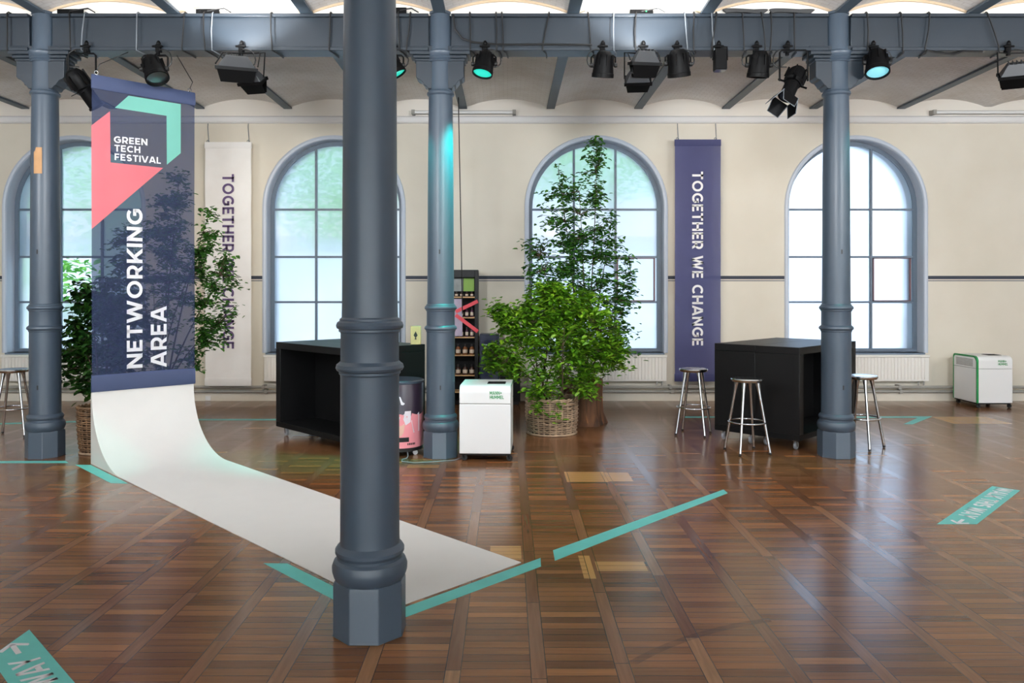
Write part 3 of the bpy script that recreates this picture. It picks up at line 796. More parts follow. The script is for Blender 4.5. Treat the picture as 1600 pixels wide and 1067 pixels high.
# cast shoes where the beam columns carry a joist
# ---------------------------------------------------------------- stage lamps on the beam
YF = YB - 0.11     # front edge of the lower flange
def aim(d):
    return Vector(d).normalized().to_track_quat('Z', 'Y').to_matrix()
def clamp_parts(t, c, top=4.075):
    m_ = MB()
    m_.box((c.x, YF - 0.005, 4.045), (0.05, 0.05, 0.075)); m_.box((c.x, YF - 0.02, 4.0), (0.03, 0.035, 0.06))
    m_.tube([(c.x - 0.05, YF - 0.035, 4.06), (c.x + 0.05, YF - 0.035, 4.06)], 0.011, 8)
    m_.lathe([(0.018, 0), (0.022, 0.02), (0.01, 0.045)], (c.x + 0.005, YF - 0.02, 4.075), 10)
    m_.build('clamp', M['blackm'], t, bevel=0.004)
def yoke_parts(t, c, w, top, yc, drop):
    m_ = MB(); z0 = top
    m_.tube([(c.x - w, yc, c.z + drop), (c.x - w, yc, z0 - 0.02), (c.x - w + 0.02, yc, z0), (c.x + w - 0.02, yc, z0), (c.x + w, yc, z0 - 0.02), (c.x + w, yc, c.z + drop)], 0.009, 6)
    m_.tube([(c.x, yc, z0), (c.x, YF - 0.02, 4.0)], 0.010, 6)
    m_.build('yoke', M['blackm'], t)
def loop_cable(t, c, s=1):
    m_ = MB(); pts = []
    for k in range(11):
        u = k / 10
        pts.append((c.x + s * (0.03 + 0.13 * math.sin(math.pi * u)), YF - 0.06 - 0.03 * u, 4.02 - 0.20 * u + 0.03 * math.sin(7 * u)))
    m_.tube(pts, 0.006, 6); m_.build('cable', M['cable'], t)

def par_lamp(px, py, d, label, lens, scale=1.0, s=1):
    c = P(px, py, YF - 0.10)
    t = thing('par_lamp', (c.x, YF, 4.03), label, 'stage lamp', 'stage lamps clamped to the beam')
    clamp_parts(t, c); yoke_parts(t, c, 0.118 * scale, 3.955, YF - 0.08, 0.0)
    A = aim(d); k = scale
    m_ = MB()
    m_.lathe([(0.03 * k, -0.135 * k), (0.055 * k, -0.13 * k), (0.075 * k, -0.105 * k), (0.085 * k, -0.06 * k), (0.094 * k, 0.0), (0.103 * k, 0.075 * k), (0.107 * k, 0.08 * k), (0.107 * k, 0.115 * k), (0.097 * k, 0.117 * k), (0.094 * k, 0.095 * k)], c, 28, A, cap=False)
    m_.lathe([(0.001, -0.138 * k), (0.03 * k, -0.135 * k)], c, 28, A, cap=False)
    for a in range(8):
        q = R(a * 45); m_.box(c + A @ Vector((0.087 * k * math.cos(q), 0.087 * k * math.sin(q), -0.045 * k)), (0.03 * k, 0.006, 0.10 * k), M=A @ Matrix.Rotation(q, 3, 'Z'))
    m_.build('housing', M['blackm'], t, smooth=30)
    m_ = MB(); m_.lathe([(0.001, 0.102 * k), (0.05 * k, 0.101 * k), (0.096 * k, 0.097 * k)], c, 28, A, cap=False); m_.build('lens', lens, t)
    for sx in (-1, 1):
        m_ = MB(); m_.lathe([(0.02, 0), (0.024, 0.01), (0.02, 0.03)], c + Vector((sx * 0.103 * k, 0, 0)), 10, Matrix.Rotation(R(90 * sx), 3, 'Y')); m_.build('knob', M['rubber'], t)
    loop_cable(t, c, s)
    return t

def flood_lamp(label, heads):
    c = P(heads[0][0], heads[0][1], YF - 0.14)
    t = thing('flood_lamp', (c.x, YF, 4.03), label, 'stage lamp', 'stage lamps clamped to the beam')
    clamp_parts(t, c)
    for hd in heads: flood_head(t, *hd)
    loop_cable(t, c, 1)
    return t
def flood_head(t, px, py, yaw=0.0, tilt=35, w=0.26, h=0.17, back=0.14):
    c = P(px, py, YF - back)
    A = Matrix.Rotation(R(yaw), 3, 'Z') @ Matrix.Rotation(R(tilt), 3, 'X')     # local +z up/back, local -z is the open face
    m_ = MB()
    a, b = w / 2, h / 2
    top = [(-a * .55, -b * .5, 0.085), (a * .55, -b * .5, 0.085), (a * .55, b * .5, 0.085), (-a * .55, b * .5, 0.085)]
    bot = [(-a, -b, -0.03), (a, -b, -0.03), (a, b, -0.03), (-a, b, -0.03)]
    m_.mesh([c + A @ Vector(p) for p in top + bot], [(0, 1, 2, 3), (0, 4, 5, 1), (1, 5, 6, 2), (2, 6, 7, 3), (3, 7, 4, 0)])
    for k in range(5): m_.box(c + A @ Vector((-a * .5 + k * a * .25, 0, 0.09)), (0.008, b, 0.03), M=A)
    m_.build('housing', M['housing'], t, bevel=0.004)
    m_ = MB(); fw = 0.018
    for (p, d) in (((0, -b, -0.035), (w + .03, fw, 0.03)), ((0, b, -0.035), (w + .03, fw, 0.03)), ((-a, 0, -0.035), (fw, h, 0.03)), ((a, 0, -0.035), (fw, h, 0.03))): m_.box(c + A @ Vector(p), d, M=A)
    m_.build('front_frame', M['blackm'], t)
    m_ = MB(); m_.poly([c + A @ Vector(p) for p in ((-a, -b, -0.028), (a, -b, -0.028), (a, b, -0.028), (-a, b, -0.028))]); m_.build('lens', M['dark_lens'], t)
    for s, ang in ((-1, 22), (1, -22)):
        B = A @ Matrix.Rotation(R(ang), 3, 'X')
        m_ = MB(); p0 = c + A @ Vector((0, s * b * 1.02, -0.04)); L = 0.13
        q = [p0 + B @ Vector(v) for v in ((-a, 0, 0), (a, 0, 0), (a * .82, 0, -L), (-a * .82, 0, -L))]
        th = B @ Vector((0, 0.003, 0))
        m_.mesh(q + [v + th for v in q], [(0, 1, 2, 3), (4, 7, 6, 5), (0, 4, 5, 1), (1, 5, 6, 2), (2, 6, 7, 3), (3, 7, 4, 0)])
        m_.build('barn_door', M['blackm'], t)
    m_ = MB()
    for s in (-1, 1):
        p = c + A @ Vector((s * (a + 0.012), 0, 0)); m_.tube([p, (p.x, YF - 0.07, 3.985), (c.x, YF - 0.03, 3.99)], 0.007, 6)
    m_.build('bracket', M['blackm'], t)

def profile_lamp(p0, p1, label, barn=True, r=0.085):
    """ellipsoidal spot whose body runs from p0 (lamp end) to p1 (lens end)"""
    p0, p1 = Vector(p0), Vector(p1); d = (p1 - p0); L = d.length; A = aim(d); c = p0 + d * 0.4
    t = thing('profile_spotlight', (c.x, YF, 4.03), label, 'stage lamp', 'stage lamps clamped to the beam')
    clamp_parts(t, c)
    yoke_parts(t, c, 0.135, 3.97, c.y, 0.0)
    m_ = MB()
    m_.lathe([(0.03, -0.02), (r * .7, -0.01), (r * .95, 0.02), (r * 1.1, 0.06), (r * 1.1, L * .42), (r * .95, L * .46), (r * .95, L * .5)], p0, 20, A)
    for k in range(6):
        q = R(60 * k); m_.box(p0 + A @ Vector((r * 1.12 * math.cos(q), r * 1.12 * math.sin(q), L * .22)), (0.02, 0.008, L * .34), M=A @ Matrix.Rotation(q, 3, 'Z'))
    m_.build('housing', M['blackm'], t, smooth=30)
    m_ = MB(); m_.lathe([(r * .8, L * .48), (r * .8, L * .94), (r * .92, L * .95), (r * .92, L), (r * .78, L), (r * .76, L * .97)], p0, 20, A); m_.build('lens_tube', M['blackm'], t, smooth=30)
    m_ = MB(); m_.lathe([(0.001, L * 1.0), (r * .74, L * .99)], p0, 20, A, cap=False); m_.build('lens', M['dark_lens'], t)
    for k in range(4):
        m_ = MB(); q = R(45 + 90 * k); m_.box(p0 + A @ Vector((r * 1.25 * math.cos(q), r * 1.25 * math.sin(q), L * .5)), (0.07, 0.025, 0.004), M=A @ Matrix.Rotation(q, 3, 'Z')); m_.build('shutter', M['blackm'], t)
    if barn:
        for k in range(4):
            q = R(90 * k + 20); B = A @ Matrix.Rotation(q, 3, 'Z') @ Matrix.Rotation(R(20), 3, 'Y')
            o_ = p0 + A @ Vector((0, 0, L)) + (A @ Matrix.Rotation(q, 3, 'Z')) @ Vector((r * .95, 0, 0))
            m_ = MB(); a = 0.085
            v = [o_ + B @ Vector(x) for x in ((0, -a, 0), (0, a, 0), (0, a * .75, 0.15), (0, -a * .75, 0.15))]; th = B @ Vector((0.003, 0, 0))
            m_.mesh(v + [x + th for x in v], [(0, 1, 2, 3), (4, 7, 6, 5), (0, 4, 5, 1), (1, 5, 6, 2), (2, 6, 7, 3), (3, 7, 4, 0)])
            m_.build('barn_door', M['blackm'], t)
            m_ = MB(); m_.tube([v[0], v[3], v[2], v[1]], 0.004, 5); m_.build('door_edge', M['cableg'], t)
    loop_cable(t, c, -1)
    return t

profile_lamp(P(112, 112, 7.42), P(152, 168, 7.62), 'long black profile spotlight partly behind the networking banner', False)
par_lamp(241, 108, (0.35, -0.25, -0.75), 'black can lamp above the top edge of the networking banner', M['reflector'], 1.05, 1)
flood_lamp('black double flood lamp hanging above the white hanging banner', ((370, 102, 18, 12, 0.36, 0.15, .20), (393, 122, -14, 38, 0.24, 0.12, .08)))
par_lamp(612, 102, (0.45, 0.0, -0.8), 'black can lamp with teal lens peeking out behind the nearest column', M['teal_lens'], 0.95, 1)
par_lamp(757, 100, (-0.18, -0.22, -0.9), 'black can lamp with glowing teal lens right of the middle column', M['teal_lens'], 0.95, 1)
par_lamp(943, 102, (-0.05, 0.25, -0.95), 'black can lamp above the birch window, left of the double flood', M['dark_lens'], 1.0, -1)
flood_lamp('black double flood lamp hanging above the right half of the birch window', ((1008, 94, 8, 15, 0.27, 0.14, .20), (997, 121, -6, 48, 0.24, 0.13, .08)))
par_lamp(1060, 100, (0.12, 0.28, -0.9), 'black can lamp tilted right, above the gap left of the purple banner', M['dark_lens'], 1.05, 1)
c = P(1125, 94, YF - 0.08)
t = thing('box_lamp', (c.x, YF, 4.03), 'small upright black box lamp on the beam above the purple banner', 'stage lamp', 'stage lamps clamped to the beam')
clamp_parts(t, c)
m_ = MB(); m_.box(c, (0.115, 0.11, 0.21)); m_.build('housing', M['blackm'], t, bevel=0.012)
m_ = MB(); m_.tube([c + Vector((-.07, 0, 0)), c + Vector((-.07, 0, .13)), c + Vector((.07, 0, .13)), c + Vector((.07, 0, 0))], 0.008, 6); m_.tube([c + Vector((0, 0, .13)), (c.x, YF - .02, 4.0)], .01, 6); m_.build('yoke', M['blackm'], t)
m_ = MB(); m_.box(c + Vector((0, 0, -.106)), (0.10, 0.095, 0.004)); m_.build('lens', M['dark_lens'], t)
par_lamp(1186, 102, (-0.05, 0.2, -0.95), 'black can lamp beside the big spotlight, on its left', M['dark_lens'], 1.0, -1)
profile_lamp(P(1248, 110, 7.44), P(1228, 152, 7.34), 'big black profile spotlight with open barn doors left of the right column', True)
par_lamp(1370, 98, (-0.1, -0.35, -0.9), 'black can lamp with pale cyan lens right of the right-hand column', M['cyan_lens'], 1.05, 1)
flood_lamp('black flood lamp cut off by the right edge of the picture', ((1588, 112, -25, 30, 0.28, 0.15, .14),))

# cables wrapped round the beam
ties = [(11, 11, 0), (108, 110, 0), (132, 127, 1), (214, 213, 1), (288, 284, 0), (318, 320, 0), (332, 331, 1), (423, 425, 0), (516, 514, 0), (622, 624, 0), (641, 635, 0), (734, 735, 0), (775, 776, 0), (784, 786, 0),
        (858, 848, 0), (919, 923, 0), (959, 959, 1), (994, 993, 0), (1070, 1074, 1), (1085, 1084, 0), (1112, 1116, 1), (1120, 1112, 0), (1160, 1163, 0), (1190, 1196, 0), (1205, 1204, 0), (1241, 1242, 0), (1355, 1356, 0), (1408, 1411, 0), (1453, 1446, 0), (1543, 1561, 0)]
def where(px):
    names = [(-10, 45, 'left of the leftmost column'), (45, 141, 'between the leftmost column and the banner'), (141, 303, 'above the networking banner'), (303, 420, 'above the white hanging banner'), (420, 535, 'above the second window'),
             (535, 690, 'between the nearest and middle columns'), (690, 830, 'just right of the middle column'), (830, 935, 'above the left half of the birch window'), (935, 1040, 'above the right half of the birch window'), (1040, 1130, 'above the purple banner'),
             (1130, 1290, 'between the purple banner and the right column'), (1290, 1440, 'just right of the right column'), (1440, 1610, 'near the right edge of the beam')]
    return [n for a, b, n in names if a <= px < b][0]
grp = {}
for q in ties: grp.setdefault((where(q[0]), q[2]), []).append(q)
ordw = ['first', 'second', 'third', 'fourth']
for (wh, gy), lst in grp.items():
    for k, (xa, xb, _) in enumerate(lst):
        m_ = MB(); yf = YF - 0.008; x0 = xw(xa, yf); x1 = xw(xb, yf); xm = (x0 + x1) / 2 + random.uniform(-.01, .01)
        m_.tube([(x0 + .03, YB + 0.12, 4.40), (x0 + .01, YB + .02, 4.41), (x0, yf + .02, 4.412), (x0, yf, 4.395), (xm, yf - .002, 4.22), (x1, yf, 4.06), (x1, yf, 4.03), (x1 + .03, yf + .05, 4.018), (x1 + .05, YB + .1, 4.02)], 0.0075 if not gy else 0.006, 6)
        lb = '%s %s round the beam %s' % ('grey' if gy else 'black', 'cable', wh)
        if len(lst) > 1: lb = '%s from left, %s' % (ordw[k], lb)
        tag(m_.build('beam_cable', M['cableg' if gy else 'cable']), lb, 'cable', 'cables wrapped round the beam')
# long cable running from the middle column along the beam
m_ = MB(); yf = YF - 0.012
m_.tube([P(708, 22, yf), P(711, 45, yf), P(722, 60, yf), P(740, 66, yf), P(775, 69, yf), P(800, 69.5, yf), P(850, 69, yf), P(925, 70, yf)], 0.009, 6)
tag(m_.build('beam_cable', M['cable']), 'black cable curving off the middle column and along the beam', 'cable')
m_ = MB()
m_.tube([P(1448, 79, YF), P(1462, 82, YF), P(1490, 85, YF - .01), P(1505, 80, YF), P(1535, 81, YF)], 0.011, 6); m_.tube([P(1455, 79, YF + .05), P(1480, 84, YF + .03), P(1520, 79, YF + .04)], 0.009, 6)
tag(m_.build('hanging_cable', M['cable']), 'bundle of black cable sagging under the beam at right', 'cable')
m_ = MB()
m_.tube([(xw(716, 10.9), 10.9, 4.50), (xw(717, 10.9), 10.9, 4.0), P(719, 300, 10.9), P(721, 400, 10.9), P(722.5, 490, 10.9)], 0.008, 6)
tag(m_.build('drop_cable', M['cable']), 'thin black cable dropping from the ceiling to the display rack', 'cable')
# boxes and coils lying on the beam
def topbox(px0, px1, h, label, led=False):
    x0, x1 = xw(px0, YB), xw(px1, YB)
    t = thing('power_box', ((x0 + x1) / 2, YB - .09, J_BOT), label, 'power box', 'power boxes on the beam')
    m_ = MB(); m_.b2((x0, YB - 0.10, J_BOT - .001), (x1, YB - 0.078, J_BOT + h)); m_.build('case', M['blackm'], t, bevel=0.005)
    m_ = MB(); m_.tube([((x0 + x1) / 2, YB - .10, J_BOT + h * .5), (x1 + .05, YB - .10, J_BOT + .05), (x1 + .12, YB - .10, J_BOT + .008)], 0.006, 6); m_.build('lead', M['cable'], t)
    if led:
        m_ = MB(); m_.box((x0 + .16, YB - .102, J_BOT + h * .5), (0.012, 0.006, 0.012)); m_.build('indicator', M['led'], t)
topbox(98, 138, 0.045, 'flat black power box on the beam right of the leftmost column')
topbox(312, 348, 0.045, 'flat black power box on the beam above the white banner')
topbox(617, 637, 0.06, 'small black power box on the beam beside the nearest column')
topbox(982, 1018, 0.04, 'power box with green indicator light on the beam above the flood', True)
for px, lb in ((1160, 'coil of black cable on the beam above the big spotlight, left one'), (1232, 'coil of black cable on the beam above the big spotlight, right one')):
    m_ = MB(); x = xw(px, YB)
    for k in range(4):
        m_.tube([(x + (0.19 + .01 * k) * math.cos(R(a)), YB - 0.09 + 0.012 * math.sin(R(a)), J_BOT + .012 + 0.008 * k + 0.006 * math.sin(R(a * 2))) for a in range(0, 360, 15)], 0.008, 6, True)
    tag(m_.build('cable_coil', M['cable']), lb, 'cable', 'coils of cable on the beam')

# ---------------------------------------------------------------- wall lamps, pipes, radiators
for px0, px1, lb in ((643, 806, 'long tubular wall lamp above the middle column and rack'), (1457, 1640, 'long tubular wall lamp high on the wall at right')):
    Y = YW - 0.10; x0, x1 = xw(px0, Y), xw(px1, Y); z = zw(175.5, Y)
    t = thing('tube_lamp', ((x0 + x1) / 2, YW, z - .05), lb, 'wall lamp', 'tubular wall lamps')
    m_ = MB(); m_.b2((x0, YW - 0.03, z - 0.012), (x1, YW - 0.001, z + 0.045)); m_.build('tray', M['pipe'], t, bevel=0.004)
    m_ = MB(); m_.tube([(x0 + .05, Y, z), (x1 - .05, Y, z)], 0.022, 12); m_.build('tube', M['white'], t)
    for x in (x0 + .025, x1 - .025):
        m_ = MB(); m_.b2((x - .025, YW - 0.13, z - .03), (x + .025, YW - 0.005, z + .035)); m_.build('end_cap', M['pipe'], t, bevel=0.004)
for zc, yy, lb in ((zw(603.5), YW - 0.10, 'upper grey heating pipe along the foot of the wall'), (zw(610.5), YW - 0.075, 'lower grey heating pipe along the foot of the wall')):
    t = thing('heating_pipe', (0, yy, zc), lb, 'pipe', 'heating pipes')
    m_ = MB(); m_.tube([(XL + .05, yy, zc), (XR - .05, yy, zc)], 0.022, 10); m_.build('pipe', M['pipe'], t)
    for k, px in enumerate((250, 415, 640, 830, 1045, 1200, 1400, 1500)):
        m_ = MB(); x = xw(px) + (0.0 if zc > .2 else .03); m_.b2((x - .02, yy - .026, zc - .03), (x + .02, YW - .001, zc + .03)); m_.build('pipe_clip', M['pipe'], t)
for k, cx in enumerate(W_CX[:4]):
    lb = ['white ribbed radiator under the leftmost window, behind the stool', 'white ribbed radiator under the second window, behind the left counter', 'white ribbed radiator under the birch window', 'white ribbed radiator under the rightmost window'][k]
    Y = YW - 0.13; z0, z1 = zw(596, Y), zw(555, Y); x0, x1 = cx - 1.02, cx + 1.04
    t = thing('radiator', (cx, Y, z0), lb, 'radiator', 'radiators under the windows')
    m_ = MB(); m_.b2((x0, Y + 0.006, z0), (x1, YW - 0.03, z1)); m_.build('body', M['rad'], t, bevel=0.008)
    m_ = MB(); n = 40
    for i in range(n):
        xa = x0 + .03 + (x1 - x0 - .06) * i / n; xb = xa + (x1 - x0 - .06) / n * .62
        m_.prism([(xa, Y + .008), (xa + .006, Y - .008), (xb - .006, Y - .008), (xb, Y + .008)], lambda a, b, tt: (a, b, tt), z0 + .03, z1 - .035)
    m_.build('ribbed_front', M['rad'], t)
    m_ = MB(); m_.b2((x0 - .004, Y - .012, z1 - .03), (x1 + .004, YW - .03, z1 + .004)); m_.build('top_grille', M['rad'], t, bevel=0.004)
    for x in (x0 + .2, x1 - .2):
        m_ = MB(); m_.b2((x - .02, YW - .035, z0 + .05), (x + .02, YW - .001, z1 - .05)); m_.build('wall_bracket', M['rad'], t)
    m_ = MB(); m_.tube([(x1 - .06, YW - .08, z0 + .02), (x1 - .06, YW - .08, zw(603.5) + .024)], .012, 8); m_.build('feed_pipe', M['pipe'], t)
    m_ = MB(); m_.tube([(x1 - .14, YW - .08, z0 + .02), (x1 - .14, YW - .08, zw(603.5) + .024)], .012, 8); m_.build('feed_pipe', M['pipe'], t)
m_ = MB(); p = P(325, 622, YW - .05); m_.b2((p.x - .04, YW - .055, p.z - .035), (p.x + .04, YW - .044, p.z + .035)); t = m_.build('wall_socket', M['white'], bevel=.004)
tag(t, 'small white wall socket on the baseboard below the white banner', 'socket')
# ---------------------------------------------------------------- white sweep and networking banner (set at 45 degrees)
SQ = math.sqrt(0.5)
C0 = Vector((-0.609, 3.971, 0)); U = Vector((SQ, SQ, 0)); V = Vector((-SQ, SQ, 0)); NF = Vector((SQ, -SQ, 0)); ZUP = Vector((0, 0, 1))
SWD = 0.977
prof = [(0.0, 0.006), (3.0, 0.006)] + [(3.97 + 0.78 * math.sin(R(a)), 0.006 + 0.66 * (1 - math.cos(R(a)))) for a in range(0, 91, 5)]
t = thing('floor_sweep', C0 + U * SWD / 2 + V * 2.4, 'long white sheet curving down from the networking banner and along the floor', 'display sheet')
mb = MB()
for u0, u1 in ((0, SWD),):
    n = len(prof); top = prof + [(4.75, 0.70)]
    # offset thickness below/behind
    bot = [(v + (0.012 if v > 3.97 else 0) * min(1, (v - 3.97) / .78), max(0.001, z - 0.006 - (0.004 if v > 3.97 else 0))) for v, z in top]
    poly = top + bot[::-1]
    k = len(poly)
    A = [C0 + U * u0 + V * a + ZUP * b for a, b in poly]; B = [C0 + U * u1 + V * a + ZUP * b for a, b in poly]
    m_ = len(top)
    faces = [(i, i + 1, k + i + 1, k + i) for i in range(k - 1)] + [(k - 1, 0, k, 2 * k - 1)]
    for i in range(m_ - 1): faces += [(i, i + 1, k - 2 - i, k - 1 - i), (k + i, 2 * k - 1 - i, 2 * k - 2 - i, k + i + 1)]
    mb.mesh(A + B, faces)
mb.build('sheet', M['sheet'], t, smooth=50)
for u in (0.002, SWD - 0.002):
    mb = MB(); pr = [p for p in prof if p[0] >= 3.97] + [(4.75, 0.68), (4.775, 0.68), (4.775, 0.0), (3.97, 0.0)]
    mb.prism([(v + 0.004, max(0.0, z - 0.008)) for v, z in pr], lambda a, b, tt: C0 + U * (u + tt) + V * a + ZUP * b, -0.002, 0.002)
    mb.build('side_panel', M['sheet'], t)

BV = 4.75; BZ0, BZ1 = 0.685, 3.725
BO = C0 + V * BV                       # banner lower-left on plan
def on_banner(px, py, off=0.0):
    """point on the banner cloth seen at a pixel"""
    d = Vector(((px - VPX) / FP, 1.0, -(py - VPY) / FP)); o = Vector((0, 0, EYE))
    k = (BO - o).dot(NF) / d.dot(NF)
    return o + d * k + NF * off
t = thing('networking_banner', BO + U * .5 + ZUP * BZ0, 'tall navy banner reading NETWORKING AREA hanging above the white floor sheet', 'banner')
mb = MB(); BW = 0.985; nu, nz = 10, 24
wav = lambda a, b: 0.004 * math.sin(5 * a + 2 * b) + 0.003 * math.sin(3.1 * b - 2 * a)
P0 = lambda a, b, off=0: BO + U * a + ZUP * b + NF * (off + wav(a, b))
pts = [P0(BW * i / nu, BZ0 + .16 + (BZ1 - BZ0 - .29) * j / nz) for j in range(nz + 1) for i in range(nu + 1)]
mb.mesh(pts, [(j * (nu + 1) + i, j * (nu + 1) + i + 1, (j + 1) * (nu + 1) + i + 1, (j + 1) * (nu + 1) + i) for j in range(nz) for i in range(nu)])
mb.build('cloth', M['navy'], t, smooth=60)
def hem(z0, z1, nm, lab):
    m_ = MB(); r = 0.016
    pr = [(0.0, z1), (0.010, z1 - .02), (0.014, (z0 + z1) / 2), (0.016, z0 + .02), (0.008, z0), (-0.008, z0), (-0.014, z0 + .02), (-0.012, (z0 + z1) / 2), (-0.006, z1 - .01)]
    m_.prism(pr, lambda a, b, tt: BO + U * tt + ZUP * b + NF * a, -0.004, BW + 0.004)
    tag(m_.build(nm, M['navyl'], t, smooth=60), lab, None)
hem(BZ0, BZ0 + 0.165, 'bottom_hem', 'lighter blue pole hem')
hem(BZ1 - 0.135, BZ1, 'top_hem', 'blue pole hem')
def shape(pxs, nm, mt, off):
    m_ = MB(); m_.poly([on_banner(x, y, off) for x, y in pxs]); return m_.build(nm, mt, t)
shape([(171.3, 174), (172, 254), (254.3, 262.5), (142.6, 358), (142, 196.5)], 'coral_shape', M['coral'], 0.012)
shape([(178.7, 168.7), (200.2, 149.8), (281.7, 163), (281.7, 239.5), (260, 257.5), (259.5, 181.2)], 'mint_shape', M['mint'], 0.012)
def lettering(lines, nm, mt, parent):
    for txt, org, end, upv in lines:
        m_ = MB(); org, end, upv = Vector(org), Vector(end), Vector(upv)
        h = upv.length; d = end - org
        text(m_, txt, org, d.normalized(), upv.normalized(), h, 0.14, d.length / (text_width(txt) * h)); m_.build(nm, mt, parent)
def bl(x, y): return on_banner(x, y, 0.014)
cap = bl(177.5, 212.8) - bl(177.5, 223.2); cap = ZUP * cap.length
lettering([('GREEN', bl(177.2, 223.2), bl(229.5, 227.5), cap), ('TECH', bl(178, 236.6), bl(218.5, 239.6), cap), ('FESTIVAL', bl(178.3, 250.2), bl(250.5, 256.2), cap)], 'logo_lettering', M['letter'], t)
nb, ne = bl(221.8, 574), bl(221.8, 327); ab, ae = bl(259.5, 572), bl(259.5, 479)
capN = -U * (bl(221.8, 450) - bl(197.3, 450)).length; capA = -U * (bl(259.5, 525) - bl(234.8, 525)).length
lettering([('NETWORKING', nb, Vector((nb.x, nb.y, ne.z)), capN), ('AREA', ab, Vector((ab.x, ab.y, ae.z)), capA)], 'lettering', M['letter'], t)
for k, u in enumerate((0.04, BW - 0.05)):
    p = BO + U * u + ZUP * BZ1
    m_ = MB(); m_.ring(p + ZUP * .018, .018, .004, 14, 6, Matrix.Rotation(R(90), 3, 'X') @ Matrix.Rotation(R(45), 3, 'Y')); m_.build('eyelet', M['chrome'], t)
    q = (p.x + (.16 if k == 0 else -.03), YB - (.05 if k == 0 else -.05), 4.03)
    m_ = MB(); m_.tube([p + ZUP * .03, p + ZUP * .1 + Vector((0.03, 0, .0)), q], 0.004, 6); m_.build('hanging_cord', M['cable'], t)

def wall_banner(px0, px1, py0, py1, cloth, ink, txt, tx0, tx1, ty0, ty1, label, hooks):
    Y = YW - 0.20
    a, b = P(px0, py1, Y), P(px1, py0, Y)
    t = thing('hanging_banner', ((a.x + b.x) / 2, Y, a.z), label, 'banner', 'hanging wall banners')
    m_ = MB(); nz = 16; nx = 4
    f = lambda i, j: Vector((a.x + (b.x - a.x) * i / nx, Y + .006 * math.sin(1.7 * j + i), a.z + .11 + (b.z - a.z - .2) * j / nz))
    m_.mesh([f(i, j) for j in range(nz + 1) for i in range(nx + 1)], [(j * (nx + 1) + i, j * (nx + 1) + i + 1, (j + 1) * (nx + 1) + i + 1, (j + 1) * (nx + 1) + i) for j in range(nz) for i in range(nx)])
    m_.build('cloth', cloth, t, smooth=60)
    for z0, z1, nm in ((a.z, a.z + .115, 'bottom_hem'), (b.z - .095, b.z, 'top_hem')):
        m_ = MB(); m_.prism([(-.012, z0 + .015), (-.004, z0), (.008, z0), (.012, z0 + .02), (.006, z1), (-.008, z1)], lambda q, z, tt: (tt, Y + q, z), a.x - .004, b.x + .004); m_.build(nm, cloth, t, smooth=60)
    m_ = MB(); o = P(tx0, ty0, Y - .016); e_ = P(tx0, ty1, Y - .016); w_ = (tx1 - tx0) * Y / FP
    text(m_, txt, o, (0, 0, -1), (1, 0, 0), w_, 0.14, (o.z - e_.z) / (text_width(txt) * w_)); m_.build('lettering', ink, t)
    for px, py in hooks:
        p = P(px, py0 + 1, Y); q = P(px, 193, YW - .05)
        m_ = MB(); m_.tube([p + Vector((0, 0, -.02)), p + Vector((.01, 0, .05)), q + Vector((0, -.01, -.06)), q], 0.006, 6)
        m_.ring(p + Vector((0, 0, .02)), .018, .005, 12, 6, Matrix.Rotation(R(90), 3, 'X')); m_.build('hanging_cord', M['cableg'], t)
wall_banner(320.5, 392.5, 222, 603, M['pale'], M['purple'], 'TOGETHER WE CHANGE', 347.5, 365.5, 272, 545, 'white hanging banner with purple TOGETHER WE CHANGE lettering on the wall', ((325, 205), (388, 205)))
wall_banner(1054.5, 1126, 218, 596, M['violet'], M['letter'], 'TOGETHER WE CHANGE', 1081.5, 1098.5, 268, 540, 'purple-blue hanging banner with white TOGETHER WE CHANGE lettering on the wall', ((1058.5, 205), (1118, 205)))

# ---------------------------------------------------------------- floor tape
def tape(name, poly, label, cat='floor tape', z=0.0015):
    m_ = MB(); m_.prism([(p[0], p[1]) for p in poly], lambda a, b, tt: (a, b, tt), 0.0, z)
    return tag(m_.build(name, M['teal']), label, cat, 'teal floor tape')
def uv(u, v): p = C0 + U * u + V * v; return (p.x, p.y)
tape('floor_tape', [uv(-0.03, 0.0), uv(-0.03, 0.995), uv(-0.13, 1.10), uv(-0.13, 0.06)], 'teal tape strip along the left edge of the white sheet, ending at the nearest column')
tape('floor_tape', [uv(0.0, -0.025), uv(1.125, -0.025), uv(1.02, -0.125), uv(0.0, -0.125)], 'teal tape strip along the front end of the white sheet')
a1, a2, a3, a4 = F(864, 860), F(867, 876), F(1137, 770.5), F(1130.5, 765)
tape('floor_tape', [(a1.x, a1.y), (a2.x, a2.y), (a3.x, a3.y), (a4.x, a4.y)], 'long free-standing diagonal teal tape strip in the middle of the open floor')
tape('floor_tape', [uv(-0.02, 3.72), uv(-0.02, 4.72), uv(-0.12, 4.83), uv(-0.12, 3.84)], 'short teal tape strip between the leftmost column and the white sheet')
tape('floor_tape', [(-6.4, 7.36), (-6.4, 7.44), (-4.30, 7.47), (-4.22, 7.38)], 'teal tape strip in front of the leftmost column base, running off the left edge')
tape('floor_tape', [(-7.4, 9.32), (-7.4, 9.42), (-4.6, 9.92), (-2.55, 9.92), (-2.55, 9.82), (-4.6, 9.82)], 'thin far teal tape line running behind the banner towards the left counter')
b1, b2, b3 = F(1458, 651), F(1426, 663), F(1412, 662.5)
tape('floor_tape', [(2.30, 10.02), (2.30, 10.12), (b1.x, 10.12), (b2.x, b2.y), (b3.x, b3.y), (b1.x - .24, 10.02)], 'teal tape line bent into an arrow tip behind the right-hand counter')
